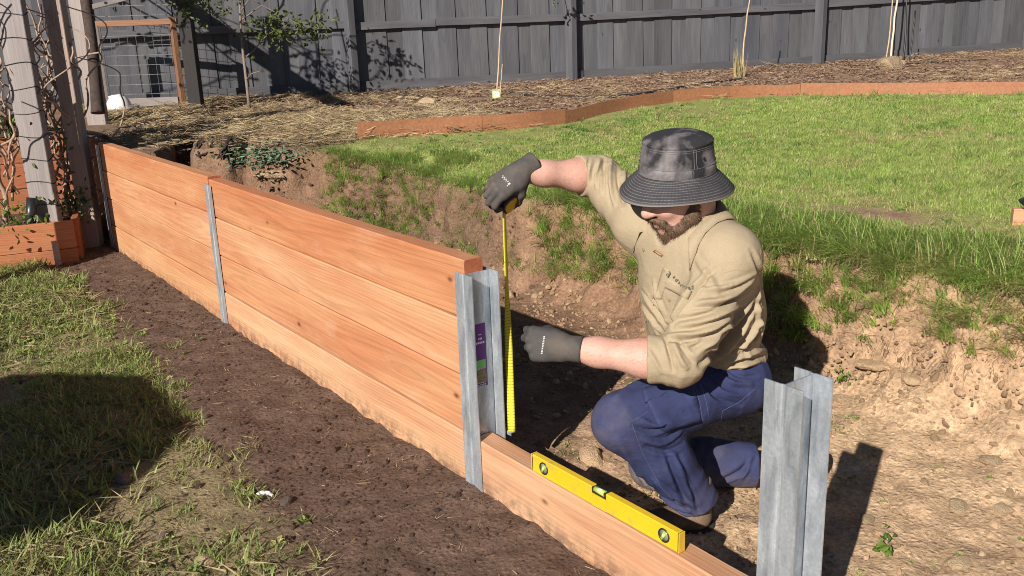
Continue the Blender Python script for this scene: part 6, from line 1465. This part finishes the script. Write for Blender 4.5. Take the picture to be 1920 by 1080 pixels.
# ================================================================== spirit level on the low sleeper
level = empty('spirit_level', (0.62, 0.017, 0.2005)); level.rotation_euler = (0, 0, math.radians(0.7)); tag(level, 'yellow box spirit level standing on the low sleeper', 'spirit level')
LL = 0.600; LH = 0.056; LW = 0.021; tl_ = NT('level_yellow'); vv_ = tl_.coord(); dn_ = tl_.noise(vv_, 26, 6, .7); levy = tl_.done(tl_.mix(tl_.ramp(dn_, [(0.54, 0.0), (0.72, 0.55)]), tl_.mix(tl_.noise(vv_, 9, 3), (0.62, 0.385, 0.012), (0.72, 0.47, 0.02)), (0.33, 0.20, 0.075)), tl_.ramp(dn_, [(.4, .28), (.7, .6)]))
b = BM()
for x0, x1 in ((-LL/2+.006, -.0295), (.0295, LL/2-.006)):
    b.box(((x0+x1)/2, 0, LH/2+.0005), (x1-x0, LW, LH), bevel=.0015)
b.box((0, 0, .018), (.059, LW-.0006, .036)); level_body = b.build('level_body', levy, level)
b = BM(); 
for zz in (.0055, LH-.0048): 
    for sgn in (-1, 1): b.box((sgn*(LL/4+.012), 0, zz), (LL/2-.036, LW+.0016, .0075), bevel=.001)
b.build('level_rib', levy, level)
capm = plain('end_cap_black', (0.02,0.02,0.02), 0.5); greym = plain('end_cap_yellow', (0.62,0.40,0.03), 0.5)
for sgn in (-1, 1):
    BM().box((sgn*(LL/2-.0045), 0, LH/2+.0005), (.003, LW-.001, LH-.004)).build('end_gap', capm, level); BM().box((sgn*(LL/2-.0014), 0, LH/2+.0005), (.003, LW+.001, LH), bevel=.0008).build('end_cap', greym, level)
vialg = NT('vial_liquid').done((0.42, 0.55, 0.10), 0.1, spec=0.6); frame_m = plain('vial_frame', (0.02,0.022,0.02), 0.4); bub = plain('bubble', (0.62,0.70,0.40), 0.1)
rotx = Matrix.Rotation(math.pi/2, 3, 'X')
for x in (-LL/2+.060, LL/2-.052):
    rg_ = BM(); rg_.lathe([(.0185,-LW/2-.0016),(.0195,-LW/2-.0022),(.0195,LW/2+.0022),(.0160,LW/2+.0026),(.0150,LW/2+.0010),(.0150,-LW/2-.001),(.0160,-LW/2-.0026)], c=(x, 0, .029), n=28, rot=rotx, cap=False); vf = rg_.build('vial_frame', frame_m, level)
    b = BM(); b.lathe([(.0001,-LW/2-.0012),(.0148,-LW/2-.0012),(.0148,LW/2+.0012),(.0001,LW/2+.0012)], c=(x, 0, .029), n=24, rot=rotx); b.build('vial_face', plain('vial_face', (0.20,0.22,0.15), 0.25), vf)
    b = BM(); b.tube([(x-.006, -LW/2-.002, .018), (x+.006, -LW/2-.002, .040)], .0052, 10); b.build('vial', vialg, vf)
    b = BM(); b.tube([(x-.001, -LW/2-.0035, .0275), (x+.0025, -LW/2-.0035, .0335)], .0042, 8); b.build('bubble', bub, vf)
b = BM(); b.lathe([(.0001,-LW/2-.0008),(.0072,-LW/2-.0008)], c=(-LL/2+.024, 0, .029), n=16, rot=rotx, cap=False); b.build('hang_hole', capm, level)
b = BM(); b.box((0, 0, .0455), (.0585, LW-.004, .017)); b.build('vial_frame', frame_m, level)
b = BM(); b.tube([(-.020, -.0035, .0495), (.020, -.0035, .0495)], .0085, 12); b.build('vial', vialg, level)
b = BM(); b.tube([(-.008, -.0045, .0515), (.008, -.0045, .0515)], .0072, 10); b.build('bubble', bub, level)
